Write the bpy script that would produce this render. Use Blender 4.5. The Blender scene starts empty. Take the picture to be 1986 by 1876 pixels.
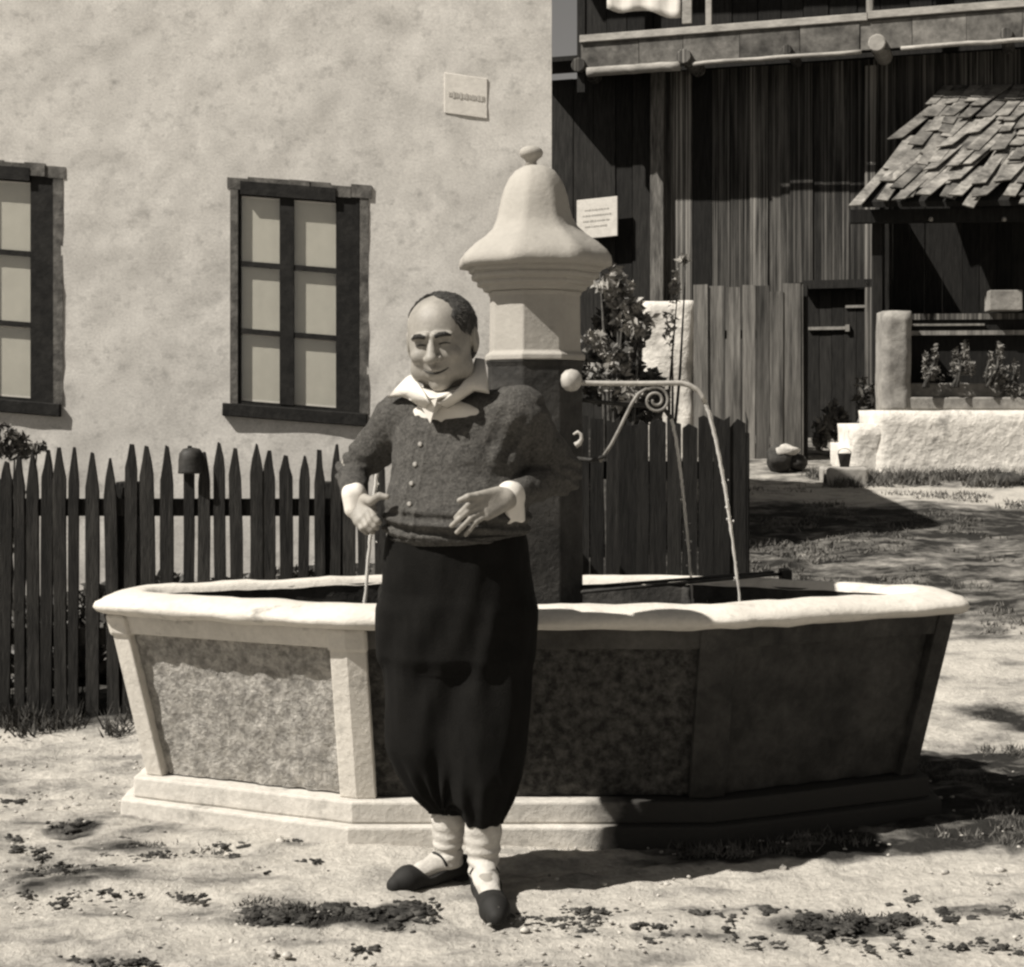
import bpy, math, random
import numpy as np
from mathutils import Vector, Matrix
random.seed(7); np.random.seed(7)
R = math.radians
S = bpy.context.scene
COL = S.collection

# ------------------------------------------------------------------ camera, sky, sun, exposure
EYE = 1.37; F = 3130.0; W0, H0 = 1986.0, 1876.0; CX, HY = 993.0, 805.0
cd = bpy.data.cameras.new('camera'); cam = bpy.data.objects.new('camera', cd); COL.objects.link(cam)
cam.location = (0, 0, EYE); cam.rotation_euler = (R(90), 0, 0)
cd.sensor_width = 36; cd.lens = 36 * F / W0; cd.shift_y = -(H0 / 2 - HY) / W0
cd.clip_start = 0.05; cd.clip_end = 600
S.camera = cam
SUN_AZ_LEFT = 66.0      # degrees to the left of the direction back to the camera
SUN_EL = 49.5
to_sun = Vector((-math.sin(R(SUN_AZ_LEFT)) * math.cos(R(SUN_EL)), -math.cos(R(SUN_AZ_LEFT)) * math.cos(R(SUN_EL)), math.sin(R(SUN_EL))))
sl = bpy.data.lights.new('sun', 'SUN'); sl.energy = 5.0; sl.angle = R(0.55); sl.color = (1.0, 0.95, 0.875)
so = bpy.data.objects.new('sun', sl); COL.objects.link(so)
so.rotation_euler = (-to_sun).to_track_quat('-Z', 'Y').to_euler(); so.location = (-6, -6, 9)
w = bpy.data.worlds.new('World'); S.world = w; w.use_nodes = True
nt = w.node_tree; nt.nodes.clear()
sky = nt.nodes.new('ShaderNodeTexSky'); sky.sky_type = 'NISHITA'; sky.sun_disc = False
sky.sun_elevation = R(SUN_EL); sky.sun_rotation = math.atan2(to_sun.x, to_sun.y)
bw = nt.nodes.new('ShaderNodeRGBToBW'); tint = nt.nodes.new('ShaderNodeVectorMath'); tint.operation = 'MULTIPLY'
tint.inputs[1].default_value = (1.0, 0.955, 0.90)   # the photograph is a warm toned monochrome print
bg = nt.nodes.new('ShaderNodeBackground'); bg.inputs['Strength'].default_value = 0.05 * .9
wo = nt.nodes.new('ShaderNodeOutputWorld')
nt.links.new(sky.outputs[0], bw.inputs[0]); nt.links.new(bw.outputs[0], tint.inputs[0])
nt.links.new(tint.outputs[0], bg.inputs[0]); nt.links.new(bg.outputs[0], wo.inputs[0])
S.view_settings.view_transform = 'Standard'; S.view_settings.look = 'None'
S.view_settings.gamma = 1.0; S.view_settings.use_curve_mapping = False; S.view_settings.exposure = 0.55
S.render.engine = 'CYCLES'
S.cycles.filter_width = 2.5
S.cycles.max_bounces = 6

# ------------------------------------------------------------------ helpers
ORG = {}
def V(*a): return Vector(a)
def P(px, py, Y): return Vector(((px - CX) * Y / F, Y, EYE - (py - HY) * Y / F))
def X(px, Y): return (px - CX) * Y / F
def Z(py, Y): return EYE - (py - HY) * Y / F

def hash3(i, j, k):
    n = (i * 374761393 + j * 668265263 + k * 2147483647 + 1013904223) & 0xffffffff
    n = ((n ^ (n >> 13)) * 1274126177) & 0xffffffff
    n = ((n ^ (n >> 16)) * 2246822519) & 0xffffffff
    return ((n ^ (n >> 15)) & 0xffffff) / float(0xffffff)
def vnoise(x, y, z=0.0):
    x = np.asarray(x, float); y = np.asarray(y, float); z = np.asarray(z, float) + np.zeros_like(x)
    xi = np.floor(x).astype(np.int64); yi = np.floor(y).astype(np.int64); zi = np.floor(z).astype(np.int64)
    fx = x - xi; fy = y - yi; fz = z - zi
    fx = fx * fx * (3 - 2 * fx); fy = fy * fy * (3 - 2 * fy); fz = fz * fz * (3 - 2 * fz)
    r = 0
    for a in (0, 1):
        for b in (0, 1):
            for c in (0, 1):
                r = r + hash3(xi + a, yi + b, zi + c) * (fx if a else 1 - fx) * (fy if b else 1 - fy) * (fz if c else 1 - fz)
    return r * 2 - 1
def fbm(x, y, z=0.0, o=4):
    r = 0; a = 1.0
    for q in range(o):
        r = r + a * vnoise(x * 2 ** q + 17.3 * q, y * 2 ** q - 9.1 * q, z * 2 ** q if not np.isscalar(z) or z else 0.0 + q); a *= 0.5
    return r

class MB:
    def __init__(s): s.v = []; s.f = []; s.mi = []
    def add(s, vs, fs, m=0):
        b = len(s.v); s.v += [tuple(p) for p in vs]; s.f += [tuple(b + i for i in f) for f in fs]; s.mi += [m] * len(fs)
    def hexa(s, c, m=0):   # 8 corners: bottom 4 ccw, top 4 ccw
        s.add(c, [(3, 2, 1, 0), (4, 5, 6, 7), (0, 1, 5, 4), (1, 2, 6, 5), (2, 3, 7, 6), (3, 0, 4, 7)], m)
    def box(s, c, size, M=None, m=0):
        x, y, z = size[0] / 2, size[1] / 2, size[2] / 2
        pts = [V(-x, -y, -z), V(x, -y, -z), V(x, y, -z), V(-x, y, -z), V(-x, -y, z), V(x, -y, z), V(x, y, z), V(-x, y, z)]
        if M is not None: pts = [M @ p for p in pts]
        s.hexa([p + Vector(c) for p in pts], m)
    def tube(s, path, rad, n=10, cap=True, m=0):
        path = [Vector(p) for p in path]
        if not hasattr(rad, '__len__'): rad = [rad] * len(path)
        vs = []; up = None
        for i, p in enumerate(path):
            t = (path[min(i + 1, len(path) - 1)] - path[max(i - 1, 0)]).normalized()
            if up is None:
                up = t.orthogonal().normalized()
            up = (up - t * up.dot(t)).normalized(); sd = t.cross(up)
            for k in range(n):
                a = 2 * math.pi * k / n
                vs.append(p + (up * math.cos(a) + sd * math.sin(a)) * rad[i])
        fs = []
        for i in range(len(path) - 1):
            for k in range(n):
                k2 = (k + 1) % n
                fs.append((i * n + k, i * n + k2, (i + 1) * n + k2, (i + 1) * n + k))
        if cap:
            fs.append(tuple(range(n - 1, -1, -1))); fs.append(tuple((len(path) - 1) * n + k for k in range(n)))
        s.add(vs, fs, m)
    def lathe(s, c, prof, n=24, rot=0.0, m=0):  # prof: (radius, z)
        vs = []; fs = []
        for r, z in prof:
            for k in range(n):
                a = rot + 2 * math.pi * k / n
                vs.append((c[0] + r * math.sin(a), c[1] - r * math.cos(a), c[2] + z))
        for i in range(len(prof) - 1):
            for k in range(n):
                k2 = (k + 1) % n
                fs.append((i * n + k, i * n + k2, (i + 1) * n + k2, (i + 1) * n + k))
        fs.append(tuple(range(n - 1, -1, -1))); fs.append(tuple((len(prof) - 1) * n + k for k in range(n)))
        s.add(vs, fs, m)
    def prism(s, poly, z0, z1, poly1=None, m=0):
        n = len(poly); p1 = poly1 or poly
        s.add([(x, y, z0) for x, y in poly] + [(x, y, z1) for x, y in p1],
              [tuple(range(n - 1, -1, -1)), tuple(range(n, 2 * n))] + [(i, (i + 1) % n, n + (i + 1) % n, n + i) for i in range(n)], m)
    def plate(s, pts, thick, m=0):   # planar-ish polygon given by 3D points, thickened
        pts = [Vector(p) for p in pts]; n = len(pts)
        nrm = Vector((0, 0, 0))
        for i in range(n): nrm += pts[i].cross(pts[(i + 1) % n])
        nrm = nrm.normalized() * thick / 2
        s.add([p - nrm for p in pts] + [p + nrm for p in pts],
              [tuple(range(n - 1, -1, -1)), tuple(range(n, 2 * n))] + [(i, (i + 1) % n, n + (i + 1) % n, n + i) for i in range(n)], m)
    def build(s, name, mat, parent=None, smooth=False, origin=None, bevel=0.0, kind=None, subsurf=0):
        o = mesh_obj(name, s.v, s.f, mat, parent, smooth, origin)
        if bevel:
            b = o.modifiers.new('bevel', 'BEVEL'); b.width = bevel; b.segments = 2; b.limit_method = 'ANGLE'; b.angle_limit = R(35)
            b.harden_normals = False
        if subsurf:
            q = o.modifiers.new('sub', 'SUBSURF'); q.levels = subsurf; q.render_levels = subsurf
        if kind: o['kind'] = kind
        return o

def mesh_obj(name, v, f, mat, parent=None, smooth=False, origin=None):
    if origin is None:
        org = ORG[parent.name] if parent else Vector((0, 0, 0))
    else: org = Vector(origin)
    va = np.asarray(v, dtype=float).reshape(-1, 3) - np.array(org)
    me = bpy.data.meshes.new(name)
    me.from_pydata(va.tolist() if not isinstance(f, np.ndarray) else [], [], f if not isinstance(f, np.ndarray) else [])
    if isinstance(f, np.ndarray):
        k = f.shape[1]
        me.vertices.add(len(va)); me.vertices.foreach_set('co', va.astype(np.float32).ravel())
        me.loops.add(f.size); me.loops.foreach_set('vertex_index', f.astype(np.int32).ravel())
        me.polygons.add(len(f)); me.polygons.foreach_set('loop_start', np.arange(0, f.size, k, dtype=np.int32))
        me.polygons.foreach_set('loop_total', np.full(len(f), k, dtype=np.int32))
        me.update(calc_edges=True)
    me.materials.append(mat)
    if smooth: me.polygons.foreach_set('use_smooth', [True] * len(me.polygons))
    me.update()
    o = bpy.data.objects.new(name, me); COL.objects.link(o)
    if parent:
        o.parent = parent
        o.location = Vector(org) - ORG[parent.name]
    else: o.location = org
    ORG[o.name] = Vector(org)
    return o
def thing(name, label, cat, loc, group=None):
    o = bpy.data.objects.new(name, None); COL.objects.link(o); o.location = loc; o.empty_display_size = 0.1
    ORG[o.name] = Vector(loc); return tag(o, label, cat, group)
def tag(o, label, cat, group=None):
    o['label'] = label; o['category'] = cat
    if group: o['group'] = group
    return o
def struct(o): o['kind'] = 'structure'; return o

class Plane:   # a vertical plane fixed in the world by two sight lines and their depths
    shear = 0.0; s0 = 0.0
    def __init__(s, pa, Ya, pb, Yb):
        s.A = V(X(pa, Ya), Ya, 0); s.B = V(X(pb, Yb), Yb, 0)
        s.u = (s.B - s.A).normalized(); s.n = V(s.u.y, -s.u.x, 0)
        if s.n.y > 0: s.n = -s.n
    def Y(s, px):
        t = (px - CX) / F   # x = t*y ; solve on line
        # A + k u : Ax+k ux = t (Ay + k uy)
        k = (t * s.A.y - s.A.x) / (s.u.x - t * s.u.y)
        return s.A.y + k * s.u.y
    def s_(s, px):
        t = (px - CX) / F
        return (t * s.A.y - s.A.x) / (s.u.x - t * s.u.y)
    def pt(s, sv, z, d=0.0): 
        p = s.A + s.u * sv + s.n * d; return V(p.x, p.y, z + s.shear * (sv - s.s0))
    def at(s, px, py, d=0.0):
        Y = s.Y(px); return s.pt(s.s_(px), Z(py, Y), d)
    def bx(s, mb, s0, s1, z0, z1, d0, d1, jit=0.0, m=0):
        j = lambda: random.uniform(-jit, jit)
        c = [(s0, z0, d1), (s1, z0, d1), (s1, z0, d0), (s0, z0, d0), (s0, z1, d1), (s1, z1, d1), (s1, z1, d0), (s0, z1, d0)]
        jj = [j() for _ in range(4)]
        pts = []
        for i, (a, z, d) in enumerate(c):
            q = jj[0] if a == s0 else jj[1]
            pts.append(s.pt(a + q * (1 if z == z1 else 0.4), z + (jj[2] if a == s0 else jj[3]) * 0.6, d))
        mb.hexa(pts, m)
    def pbx(s, mb, p0, p1, y0, y1, d0, d1, jit=0.0, m=0):   # y0 top, y1 bottom (pixels)
        Y = s.Y((p0 + p1) / 2)
        s.bx(mb, s.s_(p0), s.s_(p1), Z(y1, Y), Z(y0, Y), d0, d1, jit, m)

# ------------------------------------------------------------------ materials
def lin(v, w=1.0): return (v * (1 + 0.05 * w), v, v * (1 - 0.085 * w), 1)
def mat(name, a, b=None, scale=6.0, rough=0.9, bump=0.3, bscale=40.0, stretch=(1, 1, 1), rnd=0.0, fine=0.12, spec=0.25,
        c0=0.35, c1=0.65, warm=1.0, stain=None, metal=0.0, detail=8.0, bdist=0.01, third=None):
    m = bpy.data.materials.new(name); m.use_nodes = True; t = m.node_tree; N = t.nodes; L = t.links
    bs = N['Principled BSDF']; bs.inputs['Roughness'].default_value = rough
    bs.inputs['Specular IOR Level'].default_value = spec; bs.inputs['Metallic'].default_value = metal
    geo = N.new('ShaderNodeNewGeometry'); mp = N.new('ShaderNodeMapping'); mp.inputs['Scale'].default_value = stretch
    L.new(geo.outputs['Position'], mp.inputs['Vector'])
    oi = N.new('ShaderNodeObjectInfo')
    sc = N.new('ShaderNodeVectorMath'); sc.operation = 'SCALE'; sc.inputs[0].default_value = (37, 21, 13)
    ad = N.new('ShaderNodeVectorMath'); ad.operation = 'ADD'
    if rnd: L.new(oi.outputs['Random'], sc.inputs['Scale'])
    else: sc.inputs['Scale'].default_value = 0
    L.new(mp.outputs[0], ad.inputs[0]); L.new(sc.outputs[0], ad.inputs[1])
    n1 = N.new('ShaderNodeTexNoise'); n1.inputs['Scale'].default_value = scale; n1.inputs['Detail'].default_value = detail
    n1.inputs['Roughness'].default_value = 0.62
    L.new(ad.outputs[0], n1.inputs['Vector'])
    r1 = N.new('ShaderNodeValToRGB'); r1.color_ramp.elements[0].position = c0; r1.color_ramp.elements[1].position = c1
    r1.color_ramp.elements[0].color = lin(a, warm); r1.color_ramp.elements[1].color = lin(b if b is not None else a, warm)
    L.new(n1.outputs['Fac'], r1.inputs['Fac'])
    col = r1.outputs['Color']
    n2 = N.new('ShaderNodeTexNoise'); n2.inputs['Scale'].default_value = bscale; n2.inputs['Detail'].default_value = 6
    n2.inputs['Roughness'].default_value = 0.65
    L.new(ad.outputs[0], n2.inputs['Vector'])
    def mul(c, src, lo, hi):
        mr = N.new('ShaderNodeMapRange'); mr.inputs['From Min'].default_value = 0.3; mr.inputs['From Max'].default_value = 0.7
        mr.inputs['To Min'].default_value = lo; mr.inputs['To Max'].default_value = hi; mr.clamp = False
        L.new(src, mr.inputs['Value'])
        mm = N.new('ShaderNodeVectorMath'); mm.operation = 'SCALE'; L.new(c, mm.inputs[0]); L.new(mr.outputs[0], mm.inputs['Scale'])
        return mm.outputs[0]
    if fine: col = mul(col, n2.outputs['Fac'], 1 - fine, 1 + fine)
    if third:   # (value, scale, threshold, width, stretch): blotches with their own shape
        n3 = N.new('ShaderNodeTexNoise'); n3.inputs['Scale'].default_value = third[1]; n3.inputs['Detail'].default_value = 9
        n3.inputs['Roughness'].default_value = 0.68
        mp3 = N.new('ShaderNodeMapping'); mp3.inputs['Scale'].default_value = third[4] if len(third) > 4 else (1, 1, 1)
        mp3.inputs['Location'].default_value = (3.3, 7.1, 1.9)
        L.new(ad.outputs[0] if rnd else geo.outputs['Position'], mp3.inputs['Vector'])
        L.new(mp3.outputs[0], n3.inputs['Vector'])
        r3 = N.new('ShaderNodeMapRange'); r3.inputs['From Min'].default_value = third[2]; r3.inputs['From Max'].default_value = third[2] + third[3]
        L.new(n3.outputs['Fac'], r3.inputs['Value'])
        mx = N.new('ShaderNodeMix'); mx.data_type = 'RGBA'
        L.new(r3.outputs[0], mx.inputs[0]); L.new(col, mx.inputs[6]); mx.inputs[7].default_value = lin(third[0], warm); col = mx.outputs[2]
    if rnd:
        mr = N.new('ShaderNodeMapRange'); mr.inputs['To Min'].default_value = 1 - rnd; mr.inputs['To Max'].default_value = 1 + rnd
        L.new(oi.outputs['Random'], mr.inputs['Value'])
        mm = N.new('ShaderNodeVectorMath'); mm.operation = 'SCALE'; L.new(col, mm.inputs[0]); L.new(mr.outputs[0], mm.inputs['Scale']); col = mm.outputs[0]
    L.new(col, bs.inputs['Base Color'])
    if bump:
        bp = N.new('ShaderNodeBump'); bp.inputs['Strength'].default_value = bump; bp.inputs['Distance'].default_value = bdist
        L.new(n2.outputs['Fac'], bp.inputs['Height']); L.new(bp.outputs[0], bs.inputs['Normal'])
    return m

M = {}
M['plaster'] = mat('pale rendered wall', 0.48, 0.64, scale=4.4, bump=0.2, bscale=70, fine=0.14, third=(0.34, 9.0, 0.53, 0.22, (1.4, 1, 1.6)), c0=0.3, c1=0.7, bdist=0.01, warm=.8)
M['stone'] = mat('pale limestone', 0.50, 0.60, scale=5, bump=0.45, bscale=45, fine=0.07, third=(0.24, 9, 0.58, 0.16), warm=1.15)
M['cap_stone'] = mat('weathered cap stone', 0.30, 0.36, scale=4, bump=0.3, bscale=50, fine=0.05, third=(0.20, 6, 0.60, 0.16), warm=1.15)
M['rough_stone'] = mat('bush hammered stone', 0.22, 0.46, scale=30, bump=1.0, bscale=70, fine=0.25, c0=0.36, c1=0.62, warm=1.0, bdist=0.02, third=(0.42, 5, 0.66, 0.08, (1, 1, .35)))
M['wet_shaded_stone'] = mat('wet and shaded stone', 0.018, 0.05, scale=7, bump=0.6, bscale=40, fine=0.25, rough=0.7)  # wet inside the basin; on the right facets its darkness paints shade
M['dark_wood'] = mat('tarred dark wood', 0.008, 0.022, scale=9, bump=0.5, bscale=30, stretch=(6, 6, 0.5), rnd=0.35, fine=0.3)
M['picket'] = mat('dark weathered picket', 0.010, 0.030, scale=8, bump=0.7, bscale=30, stretch=(5, 5, 0.6), rnd=0.4, fine=0.4, third=(.09, 7, .60, .12, (3, 3, .35)))
M['barn_wood'] = mat('old barn boards', 0.016, 0.085, scale=3.2, bump=0.7, bscale=9, stretch=(4, 4, 0.32), rnd=0.55, fine=0.30, c0=0.38, c1=0.68, third=(0.30, 2.2, 0.50, 0.20, (4.2, 4.2, 0.3)))
M['grey_wood'] = mat('silvered boards', 0.10, 0.30, scale=3, bump=0.7, bscale=14, stretch=(6, 6, 0.4), rnd=0.3, fine=0.3)
M['pale_wood'] = mat('sun bleached timber', 0.22, 0.36, scale=4, bump=0.5, bscale=18, stretch=(0.6, 3, 3), rnd=0.15, fine=0.15)
M['fascia'] = mat('patchy grey fascia boards', 0.05, 0.17, scale=3.5, bump=0.6, bscale=16, fine=0.3, rnd=0.3)
M['shingle'] = mat('split wooden shingles', 0.06, 0.24, scale=5, bump=0.8, bscale=22, rnd=0.35, fine=0.3)
M['whitewash'] = mat('whitewashed masonry', 0.52, 0.64, scale=3, bump=0.9, bscale=12, fine=0.12, third=(0.26, 3.5, 0.58, 0.12), bdist=0.03)
M['frame'] = mat('dark window timber', 0.009, 0.022, scale=12, bump=0.4, bscale=30, fine=0.3)
M['casing'] = mat('worn window casing', 0.05, 0.15, scale=10, bump=0.5, bscale=30, fine=0.3)
M['curtain'] = mat('white curtain', 0.70, 0.76, scale=3, bump=0.05, bscale=12, fine=0.03, warm=.8)
M['iron_dark'] = mat('dark wrought iron', 0.02, 0.04, scale=20, rough=0.6, bump=0.2, fine=0.2)
M['iron_pale'] = mat('bare worn iron pipe', 0.30, 0.42, scale=30, rough=0.5, bump=0.2, fine=0.15)
M['iron_mid'] = mat('rusty wrought iron', 0.14, 0.26, scale=30, rough=0.6, bump=0.2, fine=0.15)
M['skin'] = mat('skin', 0.20, 0.29, scale=20, rough=0.55, bump=0.15, bscale=120, fine=0.05, warm=1.3, spec=.35)
M['hair'] = mat('short dark hair', 0.015, 0.055, scale=60, rough=0.6, bump=1.0, bscale=160, stretch=(1, 1, .4), fine=0.3)
M['knit'] = mat('grey wool knit', 0.045, 0.085, scale=34, rough=0.95, bump=1.0, bscale=120, fine=0.45, c0=.3, c1=.7, bdist=.008)
M['trouser'] = mat('black wool cloth', 0.006, 0.009, scale=10, rough=0.95, bump=0.3, bscale=200, fine=0.2, spec=.1)
M['shirt'] = mat('white cotton', 0.58, 0.62, scale=8, rough=0.85, bump=0.15, bscale=90, fine=0.03)
M['sock'] = mat('white knitted sock', 0.42, 0.52, scale=20, rough=0.95, bump=0.5, bscale=150, fine=0.06)
M['shoe'] = mat('black leather', 0.010, 0.016, scale=12, rough=0.75, bump=0.1, fine=0.1, spec=.3)
M['button'] = mat('pale button', 0.22, 0.28, rough=0.4, bump=0, fine=0)
M['plaque'] = mat('faded enamel plate', 0.55, 0.64, scale=12, bump=0.2, fine=0.08)
M['ink'] = mat('faded lettering', 0.40, 0.48, scale=30, bump=0, fine=0.1)
M['leaf'] = mat('leaf', 0.05, 0.11, scale=14, rough=0.6, bump=0.2, fine=0.3, spec=.4)
M['leaf_pale'] = mat('pale leaf', 0.20, 0.34, scale=14, rough=0.6, bump=0.2, fine=0.3, spec=.4)
M['bark'] = mat('bark', 0.03, 0.08, scale=20, bump=0.8, fine=0.3)
M['grass'] = mat('dry grass', 0.05, 0.16, scale=5, rough=0.9, bump=0, fine=0.3)
M['clod'] = mat('dark damp turf clods', 0.018, 0.085, scale=20, bump=0.8, bscale=60, fine=0.4)
M['roof'] = mat('old roof boards', 0.08, 0.16, scale=6, fine=0.3)
def glass_mat():
    m = bpy.data.materials.new('window glass'); m.use_nodes = True; N = m.node_tree.nodes; L = m.node_tree.links
    N.remove(N['Principled BSDF']); out = N['Material Output']
    tr = N.new('ShaderNodeBsdfTransparent'); tr.inputs[0].default_value = (.9, .9, .88, 1)
    gl = N.new('ShaderNodeBsdfGlossy'); gl.inputs['Roughness'].default_value = 0.05
    
    mx = N.new('ShaderNodeMixShader'); mx.inputs[0].default_value = .07; L.new(tr.outputs[0], mx.inputs[1]); L.new(gl.outputs[0], mx.inputs[2])
    L.new(mx.outputs[0], out.inputs[0]); return m
M['glass'] = glass_mat()
def water_mat():
    m = bpy.data.materials.new('dark basin water'); m.use_nodes = True; N = m.node_tree.nodes; L = m.node_tree.links
    b = N['Principled BSDF']; b.inputs['Base Color'].default_value = (.018, .017, .014, 1); b.inputs['Roughness'].default_value = 0.06
    b.inputs['IOR'].default_value = 1.33; b.inputs['Specular IOR Level'].default_value = .6
    g = N.new('ShaderNodeNewGeometry'); n = N.new('ShaderNodeTexNoise'); n.inputs['Scale'].default_value = 14; n.inputs['Detail'].default_value = 3
    L.new(g.outputs['Position'], n.inputs['Vector']); bp = N.new('ShaderNodeBump'); bp.inputs['Strength'].default_value = 0.35
    bp.inputs['Distance'].default_value = .02; L.new(n.outputs[0], bp.inputs['Height']); L.new(bp.outputs[0], b.inputs['Normal']); return m
M['water'] = water_mat()
def jet_mat():
    m = bpy.data.materials.new('falling water'); m.use_nodes = True; b = m.node_tree.nodes['Principled BSDF']
    b.inputs['Base Color'].default_value = (.80, .78, .74, 1); b.inputs['Roughness'].default_value = 0.25
    b.inputs['IOR'].default_value = 1.33; b.inputs['Transmission Weight'].default_value = 0.45; return m
M['jet'] = jet_mat()
def ground_mat():
    m = bpy.data.materials.new('packed earth'); m.use_nodes = True; N = m.node_tree.nodes; L = m.node_tree.links
    b = N['Principled BSDF']; b.inputs['Roughness'].default_value = 0.95; b.inputs['Specular IOR Level'].default_value = .15
    g = N.new('ShaderNodeNewGeometry'); at = N.new('ShaderNodeAttribute'); at.attribute_name = 'cover'
    def noise(s, d=8, st=(1, 1, 1)):
        mp = N.new('ShaderNodeMapping'); mp.inputs['Scale'].default_value = st; L.new(g.outputs['Position'], mp.inputs[0])
        n = N.new('ShaderNodeTexNoise'); n.inputs['Scale'].default_value = s; n.inputs['Detail'].default_value = d; n.inputs['Roughness'].default_value = .66
        L.new(mp.outputs[0], n.inputs['Vector']); return n.outputs[0]
    n1 = noise(5.5, 9, (.8, 1.25, 1)); n2 = noise(45, 6)
    # factor = cover + (n1-.5)*k  -> ramp
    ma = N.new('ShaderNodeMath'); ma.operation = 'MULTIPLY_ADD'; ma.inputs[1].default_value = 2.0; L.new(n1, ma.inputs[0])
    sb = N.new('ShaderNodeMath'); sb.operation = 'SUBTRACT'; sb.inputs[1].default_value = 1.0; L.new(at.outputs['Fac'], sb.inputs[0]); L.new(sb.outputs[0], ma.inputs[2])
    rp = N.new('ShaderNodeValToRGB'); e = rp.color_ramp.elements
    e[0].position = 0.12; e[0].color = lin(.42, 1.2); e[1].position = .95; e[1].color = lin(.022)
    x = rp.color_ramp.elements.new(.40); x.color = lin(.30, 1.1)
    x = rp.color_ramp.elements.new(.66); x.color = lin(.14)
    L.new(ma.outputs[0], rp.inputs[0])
    mr = N.new('ShaderNodeMapRange'); mr.inputs[1].default_value = .3; mr.inputs[2].default_value = .7; mr.inputs[3].default_value = .78; mr.inputs[4].default_value = 1.18
    L.new(n2, mr.inputs[0]); mm = N.new('ShaderNodeVectorMath'); mm.operation = 'SCALE'; L.new(rp.outputs[0], mm.inputs[0]); L.new(mr.outputs[0], mm.inputs['Scale'])
    L.new(mm.outputs[0], b.inputs['Base Color'])
    bp = N.new('ShaderNodeBump'); bp.inputs['Strength'].default_value = .8; bp.inputs['Distance'].default_value = .02; L.new(n2, bp.inputs['Height']); L.new(bp.outputs[0], b.inputs['Normal'])
    return m
M['ground'] = ground_mat()

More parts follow.
